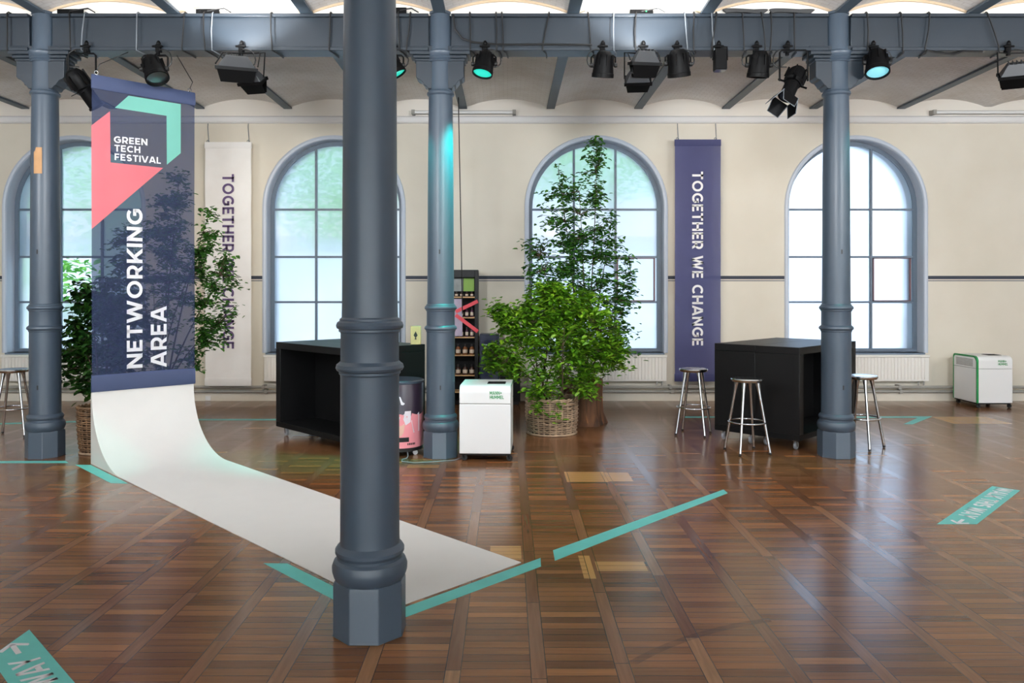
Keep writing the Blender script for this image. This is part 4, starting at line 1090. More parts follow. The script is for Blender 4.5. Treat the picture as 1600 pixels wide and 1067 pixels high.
def decal(corner, d, L, label, right_cut):
    """printed WALK THIS WAY strip; corner = tip of its leading end, d = reading direction"""
    d = Vector(d).normalized(); up = Vector((-d.y, d.x, 0)); c = Vector((corner[0], corner[1], 0)); Wd = 0.20
    # leading end is cut at 45 degrees to the strip
    tip_hi, tip_lo = right_cut
    pa, pb = c + d * tip_hi, c + up * Wd + d * tip_lo
    qa, qb = c - d * L, c + up * Wd - d * L
    t = thing('floor_decal', (c - d * L / 2 + up * Wd / 2), label, 'floor sticker', 'WALK THIS WAY floor stickers')
    m_ = MB(); m_.prism([(p.x, p.y) for p in (pa, qa, qb, pb)][::1], lambda a, b, tt: (a, b, tt), 0, 0.0015); m_.build('strip', M['teal'], t)
    m_ = MB(); h = 0.118; o = c + up * (Wd - h) / 2 + ZUP * 0.0022
    text(m_, '>', o + d * (-0.105 - 1.26 * h), d, up, h); m_.build('arrow', M['letter'], t)
    m_ = MB(); tw = text_width('WALK THIS WAY', 0.12) * h * 0.88
    text(m_, 'WALK THIS WAY', o + d * (-0.325 - tw), d, up, h, 0.12, 0.88)
    m_.build('lettering', M['letter'], t)
p = F(1464, 819)
decal((p.x, p.y), (-1, -1, 0), 1.5, 'teal WALK THIS WAY floor sticker at the right edge of the picture', (0.0, -0.20))
p = F(45.7, 984)
decal((p.x, p.y), (-1, 1, 0), 1.5, 'teal WALK THIS WAY floor sticker in the bottom left corner', (0.0, -0.20))

# ---------------------------------------------------------------- furniture
def caster(parent, x, y, h, wheel=None, rz=0.0, r=None):
    r = r or h * 0.40
    m_ = MB(); m_.b2((x - .025, y - .025, h - .012), (x + .025, y + .025, h)); 
    for s in (-1, 1): m_.prism([(x - .012, h - .01), (x + .014, h - .01), (x + .022, r * .7), (x + .008, r * .7)], lambda a, b, tt: (a, y + tt, b), s * .016 - .002, s * .016 + .002)
    f = m_.build('caster', M['blackm'] if wheel is None else M['chrome'], parent)
    m_ = MB(); m_.lathe([(r * .3, -.013), (r * .9, -.013), (r, -.008), (r, .008), (r * .9, .013), (r * .3, .013)], (x + .015, y, r), 18, Matrix.Rotation(R(90), 3, 'X'))
    m_.build('wheel', wheel or M['rubber'], f)

def counter_unit():
    t = thing('counter_unit', (0, 0, 0), '', 'counter', 'black counters on casters')
    L, D, z0, z1, th = 1.50, 0.485, 0.105, 1.07, 0.075
    def part(nm, a, b, m=M['black']):
        m_ = MB(); m_.b2(a, b); m_.build(nm, m, t, bevel=0.004)
    part('top_panel', (-L / 2, -D / 2, z1 - th), (L / 2, D / 2, z1))
    part('bottom_panel', (-L / 2, -D / 2, z0), (L / 2, D / 2, z0 + .06), M['blackin'])
    part('side_panel', (-L / 2, -D / 2, z0 + .06), (-L / 2 + .10, D / 2, z1 - th)); part('side_panel', (L / 2 - .10, -D / 2, z0 + .06), (L / 2, D / 2, z1 - th))
    part('back_panel', (-L / 2 + .10, D / 2 - .03, z0 + .06), (L / 2 - .10, D / 2, z1 - th), M['blackin'])
    for sx in (-1, 1):
        for sy in (-1, 1): caster(t, sx * (L / 2 - .08), sy * (D / 2 - .08), 0.105, M['caster'])
    return t
cu = counter_unit()
def place(o, loc, rz, label): o.location = loc; o.rotation_euler = (0, 0, rz); o['label'] = label
mid = Vector((-2.1225, 8.2625, 0)); nn = Vector((SQ, SQ, 0))
place(cu, mid + nn * .2435, R(-45), 'black counter on casters left of the middle column, its open shelf facing the viewer')
c2 = copy_tree(cu); place(c2, mid + nn * .7305, R(135), 'black counter backed against the left open counter, behind the pink drum')
mid = Vector((3.53, 8.42, 0)); nn = Vector((-SQ, SQ, 0))
c3 = copy_tree(cu); place(c3, mid + nn * .2435, R(45), 'black counter right of the purple banner with open shelf behind the right column')
c4 = copy_tree(cu); place(c4, mid + nn * .7305, R(225), 'black counter joined to the back of the right-hand counter, near the far stool')

m_ = MB(); o = Vector((-1.0, 8.38, 1.07))
t = thing('card_holder', o, 'small pale wooden card holder standing on the left black counter', 'card holder')
m_.box(o + Vector((0, 0, .1)), (.112, .045, .20)); m_.build('block', M['wood'], t, bevel=.004)
m_ = MB(); m_.poly([o + Vector(p) for p in ((0, -.0235, .07), (.022, -.0235, .1), (0, -.0235, .145), (-.022, -.0235, .1))]); m_.poly([o + Vector(p) for p in ((-.012, -.0235, .055), (.012, -.0235, .055), (.003, -.0236, .08), (-.003, -.0236, .08))])
tag(m_.build('emblem', M['slot'], t), 'black emblem', None)

def stool():
    t = thing('bar_stool', (0, 0, 0), '', 'stool', 'aluminium bar stools')
    m_ = MB(); H = 0.762
    m_.lathe([(0.02, H - .040), (0.12, H - .042), (0.150, H - .036), (0.161, H - .022), (0.163, H - .012), (0.158, H - .003), (0.150, H), (0.135, H - .004), (0.08, H - .010), (0.001, H - .012)], n=48)
    m_.build('seat', M['alu'], t, smooth=40)
    for k in range(4):
        a = R(45 + 90 * k); d = Vector((math.cos(a), math.sin(a), 0))
        top = d * 0.105 + ZUP * (H - .036); bot = d * 0.232 + ZUP * 0.012
        m_ = MB()
        m_.tube([top, top + (bot - top) * .07, top + (bot - top) * .16, bot], 0, 14, radii=[.026, .020, .0145, .0135])
        lg = m_.build('leg', M['alu'], t, smooth=50)
        m_ = MB(); dd = (bot - top).normalized(); m_.tube([bot - dd * .012, bot + dd * .008], .0155, 12); m_.build('foot_cap', M['rubber'], lg)
    zr = 0.315; rr = 0.232 - (0.232 - .105) * (zr - .012) / (H - .048) + 0.008
    m_ = MB(); m_.ring((0, 0, zr), rr, 0.009, 48, 8); m_.build('foot_ring', M['alu'], t, smooth=60)
    return t
st = stool()
place(st, (2.456, 7.87, 0), R(11), 'aluminium bar stool nearest the viewer, in front of the right-hand counter')
s2 = copy_tree(st); place(s2, (2.145, 8.86, 0), R(-26), 'aluminium bar stool below the purple hanging banner')
s3 = copy_tree(st); place(s3, (3.745, 8.13, 0), R(40), 'aluminium bar stool partly hidden behind the right-hand column')
s4 = copy_tree(st); place(s4, (-5.66, 8.80, 0), R(15), 'aluminium bar stool at the left edge of the picture')

def purifier(loc, rz, label, stripe):
    t = thing('air_purifier', (0, 0, 0), label, 'air purifier', 'white air purifiers')
    Wd, D, z0, z1, zs = 0.50, 0.58, 0.075, 0.735, 0.555
    def prof_(za, zb, ins=0.0):
        r = 0.075; pts = [(-D / 2, za), (-D / 2, zb - r)] + [(-D / 2 + r - r * math.cos(R(a)), zb - r + r * math.sin(R(a))) for a in range(10, 91, 10)]
        return pts + [(D / 2 - r * .6, zb)] + [(D / 2 - r * .6 + r * .6 * math.sin(R(a)), zb - r * .6 + r * .6 * math.cos(R(a))) for a in range(15, 91, 15)] + [(D / 2, za)]
    m_ = MB(); m_.prism(prof_(zs + .004, z1), lambda a, b, tt: (tt, a, b), -Wd / 2, Wd / 2); m_.build('lid', M['white'], t, bevel=.006, smooth=30)
    m_ = MB(); m_.b2((-Wd / 2, -D / 2, z0), (Wd / 2, D / 2, zs)); m_.build('body', M['white'], t, bevel=.006)
    m_ = MB(); m_.b2((-Wd / 2 + .01, -D / 2 + .01, zs - .01), (Wd / 2 - .01, D / 2 - .01, zs + .012)); m_.build('seam', M['rubber'], t)
    m_ = MB(); m_.b2((0.01, -D / 2 + .15, z1 - .01), (.19, -D / 2 + .33, z1 + .003)); v_ = m_.build('vent', M['rubber'], t)
    m_ = MB()
    for k in range(5): m_.b2((.015, -D / 2 + .16 + k * .035, z1 + .001), (.185, -D / 2 + .172 + k * .035, z1 + .006))
    m_.build('vent_slats', M['blackm'], v_)
    m_ = MB(); y = -D / 2 - .0015; h = .033
    text(m_, 'MANN+', (.045, y, .648), (1, 0, 0), (0, 0, 1), h, .14, .75); text(m_, 'HUMMEL', (.045, y, .607), (1, 0, 0), (0, 0, 1), h, .14, .75)
    m_.build('lettering', M['green'], t)
    m_ = MB(); m_.b2((-Wd / 2 + .02, -D / 2 + .03, .055), (Wd / 2 - .02, D / 2 - .03, z0)); m_.build('base', M['rubber'], t)
    for sx in (-1, 1):
        for sy in (-1, 1): caster(t, sx * (Wd / 2 - .03), sy * (D / 2 - .05), 0.075)
    sx = -1 if stripe else 1
    r = prof_(z0, z1); w_ = .022
    inn = []
    cy, cz = 0, (z0 + z1) / 2
    m_ = MB()
    outl = r
    off = [(a + (w_ if a < -D / 2 + .05 else (-w_ if a > D / 2 - .04 else 0)), b - (w_ if b > z1 - .05 else 0)) for a, b in outl]
    xo = sx * (Wd / 2 + .0018)
    for i in range(len(outl) - 1):
        (a0, b0), (a1, b1) = outl[i], outl[i + 1]; (c0, d0), (c1, d1) = off[i], off[i + 1]
        m_.poly([(xo, a0, b0), (xo, a1, b1), (xo, c1, d1), (xo, c0, d0)])
        if stripe:
            xi = xo - sx * .022; e0, f0, e1, f1 = [q + s_ for q, s_ in ((a0, 0), (b0, 0), (a1, 0), (b1, 0))]
            k = .0018; n_ = Vector((b0 - b1, 0, a1 - a0)).normalized() if (a0 != a1 or b0 != b1) else ZUP
            g0 = (a0 - (k if a0 < 0 else -k), b0 + (k if b0 > .6 else 0)); g1 = (a1 - (k if a1 < 0 else -k), b1 + (k if b1 > .6 else 0))
            m_.poly([(xo, g0[0], g0[1]), (xo, g1[0], g1[1]), (xi, g1[0], g1[1]), (xi, g0[0], g0[1])])
    m_.build('edge_stripe', M['green'], t)
    if stripe:
        m_ = MB()
        for k in range(6): m_.b2((-Wd / 2 - .004, -D / 2 + .10, .585 + k * .018), (-Wd / 2 + .002, D / 2 - .08, .594 + k * .018))
        m_.build('side_grille', M['pipe'], t)
    t.location = loc; t.rotation_euler = (0, 0, rz)
    return t
purifier((-0.205, 7.73, 0), R(-2.5), 'white air purifier on casters beside the teal-lit middle column', False)
purifier((6.86, 11.10, 0), 0.0, 'white air purifier with green edge stripe against the far right wall', True)

# pink drum cooler
D0 = Vector((-1.10, 7.84, 0)); RD = 0.24
t = thing('drum_cooler', D0, 'round cooler drum with dark top and pink printed lower half beside the middle column', 'cooler')
def cyl_pt(deg, z, off=0.0015): q = R(deg); return D0 + Vector(((RD + off) * math.cos(q), (RD + off) * math.sin(q), z))
mats_d = [mat('drum_plum', (44, 34, 48), 0.35), mat('drum_pink', (236, 150, 158), 0.4, var=0.08, scale=2), mat('drum_pale', (232, 226, 234), 0.45, var=0.05), mat('drum_peach', (222, 178, 160), 0.5)]
m_ = MB(); m_.lathe([(RD - .01, .085), (RD, .09), (RD, .73), (RD - .004, .735)], D0, 56); m_.build('body', mats_d[0], t, smooth=40)
m_ = MB(); degs = list(range(180, 361, 4)); top = lambda d: 0.40 + 0.035 * math.sin(R(d * 3)) + (.05 if d > 305 else 0) + (.02 if d < 250 else 0)
for a, b in zip(degs[:-1], degs[1:]): m_.poly([cyl_pt(a, .092), cyl_pt(b, .092), cyl_pt(b, top(b)), cyl_pt(a, top(a))])
tag(m_.build('pink_print', mats_d[1], t), 'pink printed lower half', None)
def patch(pts, mt, off, nm='paper_shape'):
    m_ = MB(); m_.poly([cyl_pt(d, z, off) for d, z in pts]); m_.build(nm, mt, t)
patch([(262, .44), (276, .40), (292, .44), (296, .36), (288, .33), (272, .30), (262, .33)], mats_d[2], .003)
patch([(290, .46), (305, .46), (304, .35), (292, .32), (286, .38)], mats_d[2], .004)
patch([(276, .31), (290, .33), (287, .25), (281, .21), (276, .22)], mats_d[3], .0035)
patch([(306, .36), (330, .44), (330, .25), (312, .24)], mats_d[2], .0032)
patch([(276, .61), (280, .60), (284, .555), (290, .535), (286, .52), (281, .525), (279, .56)], mats_d[2], .003, 'small_figure')
m_ = MB(); ds = [276, 280, 284, 288, 292, 296, 300]
for a, b in zip(ds[:-1], ds[1:]): m_.poly([cyl_pt(a, .155, .004), cyl_pt(b, .155, .004), cyl_pt(b, .20, .004), cyl_pt(a, .20, .004)])
tag(m_.build('label_plate', M['slot'], t), 'black rectangular label', None)
for q0, dq in ((296, 2.6), (300, 3.4), (304.6, 3.0), (309, 3.4), (313.5, 2.4)):
    m_ = MB(); m_.poly([cyl_pt(q0, .122, .005), cyl_pt(q0 + dq, .122, .005), cyl_pt(q0 + dq, .142, .005), cyl_pt(q0, .142, .005)]); m_.build('print_mark', M['slot'], t)
m_ = MB(); m_.lathe([(RD + .004, .725), (RD + .008, .735), (RD + .008, .748), (RD - .01, .756), (RD - .03, .75), (.001, .752)], D0, 56); m_.build('lid', M['steel'], t, smooth=40)
m_ = MB(); m_.lathe([(RD - .03, .05), (RD - .006, .055), (RD - .006, .088)], D0, 48); m_.build('base', M['rubber'], t)
for k in range(4):
    q = R(45 + 90 * k + 18); m_ = MB(); m_.lathe([(.012, -.012), (.024, -.012), (.026, 0), (.024, .012), (.012, .012)], D0 + Vector(((RD - .05) * math.cos(q), (RD - .05) * math.sin(q), .026)), 14, Matrix.Rotation(R(90), 3, 'X')); m_.box(D0 + Vector(((RD - .05) * math.cos(q), (RD - .05) * math.sin(q), .045)), (.03, .03, .02)); m_.build('caster', M['white'], t)
m_ = MB(); m_.tube([(-1.0, 7.66, .06), (-0.985, 7.60, .02), (-0.99, 7.56, .008), (-1.03, 7.5, .006), (-1.02, 7.42, .006), (-.9, 7.36, .006), (-.72, 7.40, .006), (-.52, 7.47, .006), (-.44, 7.6, .006)], .006, 6)
tag(m_.build('floor_cable', M['cableg']), 'pale thin cable on the floor between pink drum and white purifier', 'cable')

# display rack against the wall
X0, X1, Y0, Y1 = xw(684, 11.15), xw(747, 11.15), 11.15, 11.46
ZT = EYE + (VPY - 421.5) * 11.15 / FP
t = thing('display_rack', ((X0 + X1) / 2, (Y0 + Y1) / 2, 0), 'tall black display rack of jars with red tape, behind the middle column', 'display rack')
def part(nm, a, b, m, par=None, bev=.003): 
    m_ = MB(); m_.b2(a, b); return m_.build(nm, m, par or t, bevel=bev)
part('side_panel', (X0, Y0, 0), (X0 + .03, Y1, ZT), M['black']); part('side_panel', (X1 - .05, Y0, 0), (X1, Y1, ZT), M['black'])
part('back_panel', (X0 + .03, Y1 - .02, 0), (X1 - .05, Y1, ZT), M['blackin']); part('top_panel', (X0 + .03, Y0, ZT - .11), (X1 - .05, Y1 - .02, ZT), M['black'])
zr = lambda py: EYE + (VPY - py) * Y0 / FP
shelf_y = (463.5, 495.5, 526.5, 554.5, 586, 612)
for py in shelf_y: part('shelf', (X0 + .03, Y0 + .01, zr(py) - .018), (X1 - .05, Y1 - .02, zr(py)), M['wood'])
part('plinth', (X0 + .03, Y0 + .02, 0), (X1 - .05, Y1 - .02, .06), M['blackin'])
gp = part('picture_panel', (xw(723.5, Y0), Y0 + .12, zr(455)), (xw(740.5, Y0), Y0 + .13, zr(434.5)), mat('leaf_green_print', (118, 158, 44), .5), bev=0); gp['label'] = 'green picture panel'
part('picture_panel', (xw(708, Y0), Y0 + .12, zr(455)), (xw(722.5, Y0), Y0 + .13, zr(434.5)), mat('grey_print', (128, 132, 130), .5, var=.3), bev=0)['label'] = 'grey picture panel'
part('poster', (X0 + .05, Y0 - .006, zr(525)), (xw(722.5, Y0), Y0 - .002, zr(467)), mat('lilac_print', (172, 158, 178), .5, var=.15), bev=0)['label'] = 'lilac poster panel'
red = mat('red_tape', (224, 56, 72), .45)
for a, b in (((746.5, 470.5), (712, 487)), ((712, 492), (746.5, 518))):
    p, q = P(*a, Y0 - .012), P(*b, Y0 - .012); d = (q - p).normalized(); n_ = Vector((-d.z, 0, d.x)) * .026
    m_ = MB(); m_.mesh([p + n_, q + n_, q - n_, p - n_] + [x + Vector((0, .004, 0)) for x in (p + n_, q + n_, q - n_, p - n_)], [(0, 1, 2, 3), (4, 7, 6, 5), (0, 4, 5, 1), (1, 5, 6, 2), (2, 6, 7, 3), (3, 7, 4, 0)]); m_.build('red_tape', red, t)
jar_m = [mat('jar_brown', (70, 44, 34), .25), mat('jar_plum', (84, 52, 70), .25), mat('jar_label', (206, 190, 170), .5), mat('jar_cap', (26, 24, 26), .4), mat('jar_amber', (120, 72, 40), .25)]
def jar(x, y, z, h, r, body, label, grp):
    j = thing('jar', (x, y, z), label, 'jar', grp)
    m_ = MB(); m_.lathe([(r * .9, 0.001), (r, .006), (r, h * .62), (r * .55, h * .76), (r * .5, h * .8)], (x, y, z), 16); m_.build('glass_body', body, j, smooth=40)
    m_ = MB(); m_.lathe([(r * .6, h * .79), (r * .6, h), (r * .3, h * 1.002)], (x, y, z), 14); m_.build('cap', jar_m[3], j)
    m_ = MB(); m_.lathe([(r * 1.02, h * .16), (r * 1.02, h * .5)], (x, y, z), 16, cap=False); m_.build('paper_label', jar_m[2], j)
rown = ['top', 'second', 'third', 'fourth', 'fifth']
for k, py in enumerate(shelf_y[:5]):
    n = 5 if k in (0, 1, 2) else 4
    for i in range(n):
        x = X1 - .05 - .042 - i * (.075 if n == 5 else .10)
        if k == 0: h, r = .075, .022
        elif k < 3: h, r = .14, .025
        else: h, r = .15, .036
        jar(x, Y0 + .06, zr(py) + .0005, h, r, jar_m[[0, 1, 1, 4, 0][k]], 'small dark jar on the %s shelf of the black display rack' % rown[k], 'jars on the %s rack shelf' % rown[k])
# navy cabinet and black low box beside the rack
X0, X1, Y0 = xw(749.5, 11.1), xw(780, 11.1), 11.10
ZT = EYE + (VPY - 522) * Y0 / FP
t = thing('navy_cabinet', ((X0 + X1) / 2, 11.25, 0), 'narrow dark navy cabinet between the display rack and the bush', 'cabinet')
nv = mat('navy_gloss', (24, 34, 62), .3)
part('body', (X0, Y0, .06), (X1, 11.45, ZT), nv, bev=.006); part('base', (X0 + .01, Y0 + .02, 0), (X1 - .01, 11.44, .06), M['rubber'])
part('door', (X0 + .012, Y0 - .012, .08), (X1 - .012, Y0, ZT - .08), nv)
pb = mat('pale_blue_print', (150, 160, 196), .5)
for xa, xb in ((755.5, 758), (758.8, 761.4), (762.2, 764.4), (765.2, 768), (768.8, 771), (771.8, 776)):
    m_ = MB(); a_, b_ = P(xa, 541.2, Y0 - .015), P(xb, 537.8, Y0 - .015); m_.poly([a_, (b_.x, a_.y, a_.z), b_, (a_.x, a_.y, b_.z)]); m_.build('print_mark', pb, t)
X2 = xw(813, 11.1)
t = thing('black_chest', ((X1 + X2) / 2, 11.25, 0), 'low black chest on the floor behind the white purifier and bush', 'chest')
part('body', (X1 + .01, Y0 + .02, .05), (X2, 11.45, zr(590)), M['black'], bev=.008); part('lid', (X1 + .008, Y0 + .015, zr(590)), (X2 + .002, 11.452, zr(582)), M['black'], bev=.006); part('base', (X1 + .03, Y0 + .04, 0), (X2 - .02, 11.43, .05), M['rubber'])
# ---------------------------------------------------------------- plants
def basket(t, c, r0, r1, h, wm, rows=18, stakes=26):
    c = Vector(c)
    rad = lambda z: r0 + (r1 - r0) * (z / h) + 0.012 * math.sin(math.pi * z / h)
    m_ = MB()
    for k in range(stakes):
        a = 2 * math.pi * k / stakes
        m_.tube([c + Vector((rad(z) * math.cos(a), rad(z) * math.sin(a), z)) for z in (0.005, h * .35, h * .7, h + .01)], 0.0065, 5)
    m_.build('stakes', wm, t)
    m_ = MB(); n = stakes * 2
    for j in range(rows):
        z = .018 + (h - .03) * j / (rows - 1)
        m_.tube([c + Vector(((rad(z) + .009 * (1 if (i + j) % 2 else -1) * (1 if i % 2 else 0.2)) * math.cos(2 * math.pi * i / n), (rad(z) + .009 * (1 if (i + j) % 2 else -1) * (1 if i % 2 else .2)) * math.sin(2 * math.pi * i / n), z + random.uniform(-.003, .003))) for i in range(n)], (h / rows) * .36, 5, True)
    m_.build('weave', wm, t, smooth=60)
    m_ = MB()
    for ph in (0, math.pi): m_.tube([c + Vector(((rad(h) + .010 * math.cos(12 * 2 * math.pi * i / 96 + ph)) * math.cos(2 * math.pi * i / 96), (rad(h) + .010 * math.cos(12 * 2 * math.pi * i / 96 + ph)) * math.sin(2 * math.pi * i / 96), h + .008 + .010 * math.sin(12 * 2 * math.pi * i / 96 + ph))) for i in range(96)], .010, 6, True)
    m_.build('rim', wm, t, smooth=60)
    m_ = MB(); m_.ring(c + Vector((0, 0, .012)), rad(0) + .014, .011, 56, 6); m_.build('base_ring', M['wicker'], t, smooth=60)
    m_ = MB(); m_.lathe([(r0 * .9, .02), (rad(h * .4) - .022, h * .4), (rad(h * .75) - .022, h * .75), (rad(h * .8) * .5, h * .80), (.001, h * .82)], c, 28); m_.build('soil', M['soil'], t)

def pxell(px, py, rx, ry, Y, dy=0.8):
    p = P(px, py, Y); s = Y / FP
    return (p, (rx * s, max(0.16, (rx + ry) / 2 * s * dy), ry * s))

def foliage(t, base, stems, crowns, n, leaf, per, lm, droop=0.4, ymax=None, guard=None, stem_r=0.012, spread=0.05, twig=0.32):
    """stems: list of end points; crowns: [(centre, radii, weight)]"""
    base = Vector(base); m_ = MB(); nodes = []
    for e_ in stems:
        e_ = Vector(e_); b0 = base + Vector((random.uniform(-1, 1), random.uniform(-1, 1), 0)) * spread
        q = b0 + (e_ - b0) * .5 + Vector((random.uniform(-.08, .08), random.uniform(-.05, .05), .12))
        pts = []
        for i in range(9):
            u = i / 8; pts.append((1 - u) ** 2 * b0 + 2 * u * (1 - u) * q + u * u * e_)
        m_.tube(pts, 0, 6, radii=[stem_r * (1 - .8 * i / 8) for i in range(9)])
        nodes += pts[2:]
    lf = MB(); tot = sum(w_ for _, _, w_ in crowns)
    for c, r, w_ in crowns:
        for _ in range(int(n * w_ / tot)):
            tip = ell(c, r)
            if ymax and tip.y > ymax: tip.y = ymax - random.uniform(0, .05)
            if guard and not guard(tip): continue
            cand = [q for q in nodes if q.z < tip.z + .1] or nodes
            b0 = min(cand, key=lambda q: (q - tip).length)
            if (tip - b0).length > twig * 2.2:
                b1 = b0 + (tip - b0) * .45 + Vector((0, 0, .04))
            else: b1 = b0 + (tip - b0) * .5 + Vector((0, 0, .02))
            m_.tube([b0, b1, tip], 0, 4, radii=[.0035, .0028, .0012])
            st_ = max(0.0, 1 - twig / max(.01, (tip - b1).length))
            lp = []
            for k in range(per):
                u = st_ + (1 - st_) * (k + random.random()) / per
                lp.append(b1 + (tip - b1) * u + Vector((random.gauss(0, 1), random.gauss(0, 1), random.gauss(0, .8))) * leaf * .5)
            if ymax: 
                for q in lp: q.y = min(q.y, ymax)
            if guard: lp = [q for q in lp if guard(q)]
            leaves(lf, lp, leaf, droop)
    m_.build('stems', M['stem'], t, smooth=60)
    lf.build('foliage', lm, t, smooth=30)

# tall birch growing out of a hollow stump, beneath the window
ST = Vector((0.93, 9.62, 0))
t = thing('birch_in_stump', ST, 'tall slender birch with dark green leaves rising from a tree stump before the window', 'tree')
m_ = MB(); n = 40; prof_ = [(0.0, .295), (.05, .275), (.14, .255), (.35, .245), (.50, .25), (.545, .245), (.55, .215), (.50, .20), (.42, .195)]
jit = [1 + .055 * math.sin(5 * 2 * math.pi * i / n + .7) + .04 * math.sin(11 * 2 * math.pi * i / n) + random.uniform(-.015, .015) for i in range(n)]
vs = [ST + Vector((r * (1 + (jit[i] - 1) * (1.6 if z < .1 else 1)) * math.cos(2 * math.pi * i / n), r * (1 + (jit[i] - 1) * (1.6 if z < .1 else 1)) * math.sin(2 * math.pi * i / n), z + (.02 * math.sin(3 * 2 * math.pi * i / n) if z > .4 else 0))) for z, r in prof_ for i in range(n)]
m_.mesh(vs, [(j * n + i, j * n + (i + 1) % n, (j + 1) * n + (i + 1) % n, (j + 1) * n + i) for j in range(len(prof_) - 1) for i in range(n)] + [tuple(len(vs) - n + i for i in range(n))])
m_.build('stump', M['bark'], t, smooth=70)
m_ = MB(); m_.lathe([(.20, .42), (.14, .46), (.001, .48)], ST, 24, cap=False); m_.build('soil', M['soil'], t)
YB2 = 9.62
cr = []
for a in ((930, 250, 22, 38, 1.2), (921, 300, 34, 34, 1.4), (875, 285, 20, 36, .7), (872, 325, 34, 40, 1.5), (918, 350, 46, 48, 2.8), (868, 385, 44, 50, 2.6), (908, 420, 56, 58, 4.4), (952, 385, 26, 42, 1.2), (965, 440, 34, 60, 2.2), (880, 465, 60, 60, 4.0), (940, 500, 55, 60, 3.8), (985, 470, 16, 50, .7), (826, 410, 14, 38, .5), (840, 450, 26, 40, 1.1), (985, 540, 22, 30, .5), (930, 560, 55, 36, 2.0)):
    c, r = pxell(*a[:4], YB2, .8); cr.append((c, r, a[4]))
foliage(t, ST + Vector((0, 0, .44)), [P(932, 222, YB2), P(905, 300, YB2 - .15), P(872, 268, YB2 + .1), P(955, 350, YB2 + .2), P(842, 400, YB2 - .1), P(985, 430, YB2), P(900, 380, YB2 + .3), P(960, 520, YB2 - .3)], cr, 720, 0.070, 8, M['birch'], .35, ymax=11.3)
# trailing greenery beside the stump belongs to the bright bush
BK = Vector((0.515, 8.97, 0))
t = thing('bush_in_basket', BK, 'dense bright green bush in a round wicker basket beside the white purifier', 'potted plant')
basket(t, BK, 0.275, 0.295, 0.40, M['wicker'])
Y_ = 8.9; cr = []
for a in ((868, 480, 66, 38, 3.4), (905, 500, 62, 50, 3.8), (840, 505, 50, 42, 2.6), (795, 500, 34, 26, 1.2), (775, 480, 16, 14, .35), (778, 545, 28, 14, .55), (768, 572, 20, 18, .6), (860, 545, 66, 46, 2.6), (920, 555, 46, 36, 2.0), (805, 560, 18, 40, .8), (955, 540, 30, 36, 1.0), (975, 575, 14, 10, .2), (880, 590, 50, 22, .5), (845, 612, 24, 14, .5), (915, 600, 22, 22, .5), (862, 645, 12, 22, .3), (845, 640, 14, 10, .15), (925, 615, 14, 14, .25), (858, 450, 40, 18, .9)):
    c, r = pxell(*a[:4], Y_ if a[1] < 605 else 8.66, .8); cr.append((c, r, a[4]))
foliage(t, BK + Vector((0, 0, .34)), [P(868, 470, Y_), P(910, 470, Y_ + .2), P(830, 490, Y_ - .1), P(790, 500, Y_), P(935, 520, Y_ - .2), P(780, 560, Y_ - .1), P(880, 540, Y_ - .35), P(850, 520, Y_ + .3), P(900, 560, Y_ + .1), P(960, 555, Y_)], cr, 1050, 0.074, 9, M['bush'], .3, spread=.14, twig=.26,
        guard=lambda q: q.z > .12 and not ((q - Vector((BK.x, BK.y, q.z))).length < .31 and q.z < .36) and not (q.x < 0.12 and q.z < .80 and q.y < 8.2))
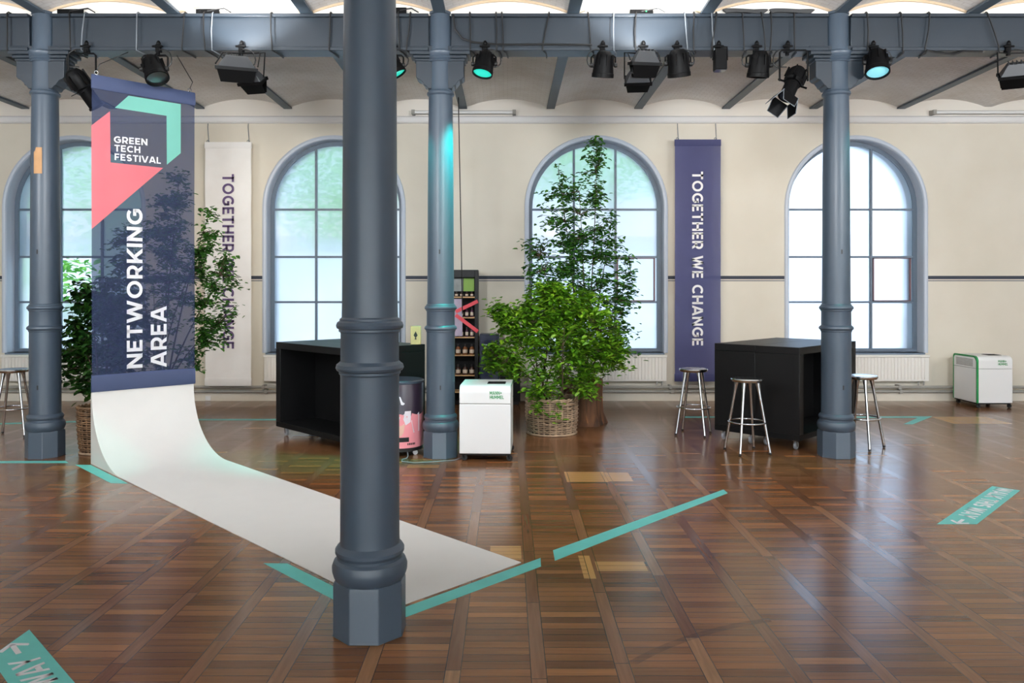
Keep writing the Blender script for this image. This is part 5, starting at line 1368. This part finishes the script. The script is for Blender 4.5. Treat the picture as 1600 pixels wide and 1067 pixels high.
# plants behind the networking banner
BG = Vector((-4.19, 7.89, 0))
behind = lambda q: (q - BO).dot(V) > 0.10
t = thing('ficus_in_basket', BG, 'dark glossy leafy plant in a tall wicker basket behind the networking banner', 'potted plant')
basket(t, BG, 0.17, 0.20, 0.46, M['wickerd'], 20, 22)
Y_ = 8.15; cr = []
for a in ((118, 545, 30, 62, 2.2), (135, 480, 32, 40, 1.8), (165, 520, 40, 70, 3), (195, 470, 40, 70, 3), (98, 575, 16, 24, .4), (132, 610, 22, 24, .5), (195, 560, 40, 40, 2.0)):
    c, r = pxell(*a[:4], Y_, .7); cr.append((c, r, a[4]))
okc = lambda q: behind(q) and (q.x - COLX[0]) ** 2 + (q.y - YB) ** 2 > .29 ** 2 and q.y < 8.36 and q.x < -3.75
foliage(t, BG + Vector((0, 0, .38)), [P(118, 520, Y_), P(140, 460, Y_), P(175, 450, Y_ + .1), P(200, 420, Y_ + .2), P(150, 560, Y_), P(190, 540, Y_ + .2)], cr, 420, 0.09, 7, M['ficus'], .5, guard=okc, spread=.06)
BH = Vector((-3.97, 8.78, 0))
t = thing('birch_in_basket', BH, 'twiggy green birch spreading out behind the right edge of the networking banner', 'tree')
basket(t, BH, 0.19, 0.22, 0.42, M['wickerd'], 16, 20)
Y_ = 8.72; cr = []
for a in ((278, 300, 24, 36, 1.2), (262, 350, 40, 50, 2.6), (215, 390, 56, 50, 3), (290, 420, 45, 60, 3.2), (240, 470, 60, 60, 3.4), (328, 350, 16, 36, .7), (332, 405, 28, 40, 1.6), (345, 455, 36, 36, 1.3), (372, 440, 12, 10, .2), (318, 500, 20, 40, 1.6), (335, 520, 30, 26, 1.2), (314, 555, 12, 28, .7), (366, 485, 18, 10, .3), (240, 560, 55, 40, 1.6)):
    c, r = pxell(*a[:4], Y_, .7); cr.append((c, r, a[4]))
foliage(t, BH + Vector((0, 0, .36)), [P(280, 280, Y_), P(262, 340, Y_ + .2), P(205, 380, Y_ + .2), P(328, 330, Y_), P(345, 430, Y_ - .1), P(240, 440, Y_ + .3), P(335, 510, Y_), P(300, 420, Y_ - .15)], cr, 640, 0.064, 8, M['birch'], .35, guard=lambda q: behind(q) and q.y > 8.46, spread=.08)
# the pink parasol outside the leftmost window
px_ = Vector((-9.0, 13.6, -0.4))
t = thing('garden_parasol', px_, 'closed pink garden parasol outside the leftmost window', 'parasol')
m_ = MB(); m_.tube([px_, px_ + Vector((0, 0, 2.3))], .025, 8); m_.build('pole', M['wood'], t)
m_ = MB(); m_.lathe([(.16, .9), (.20, 1.1), (.14, 1.8), (.03, 2.35)], px_, 12); m_.build('canopy', mat('pink_cloth', (214, 96, 120), .8), t)
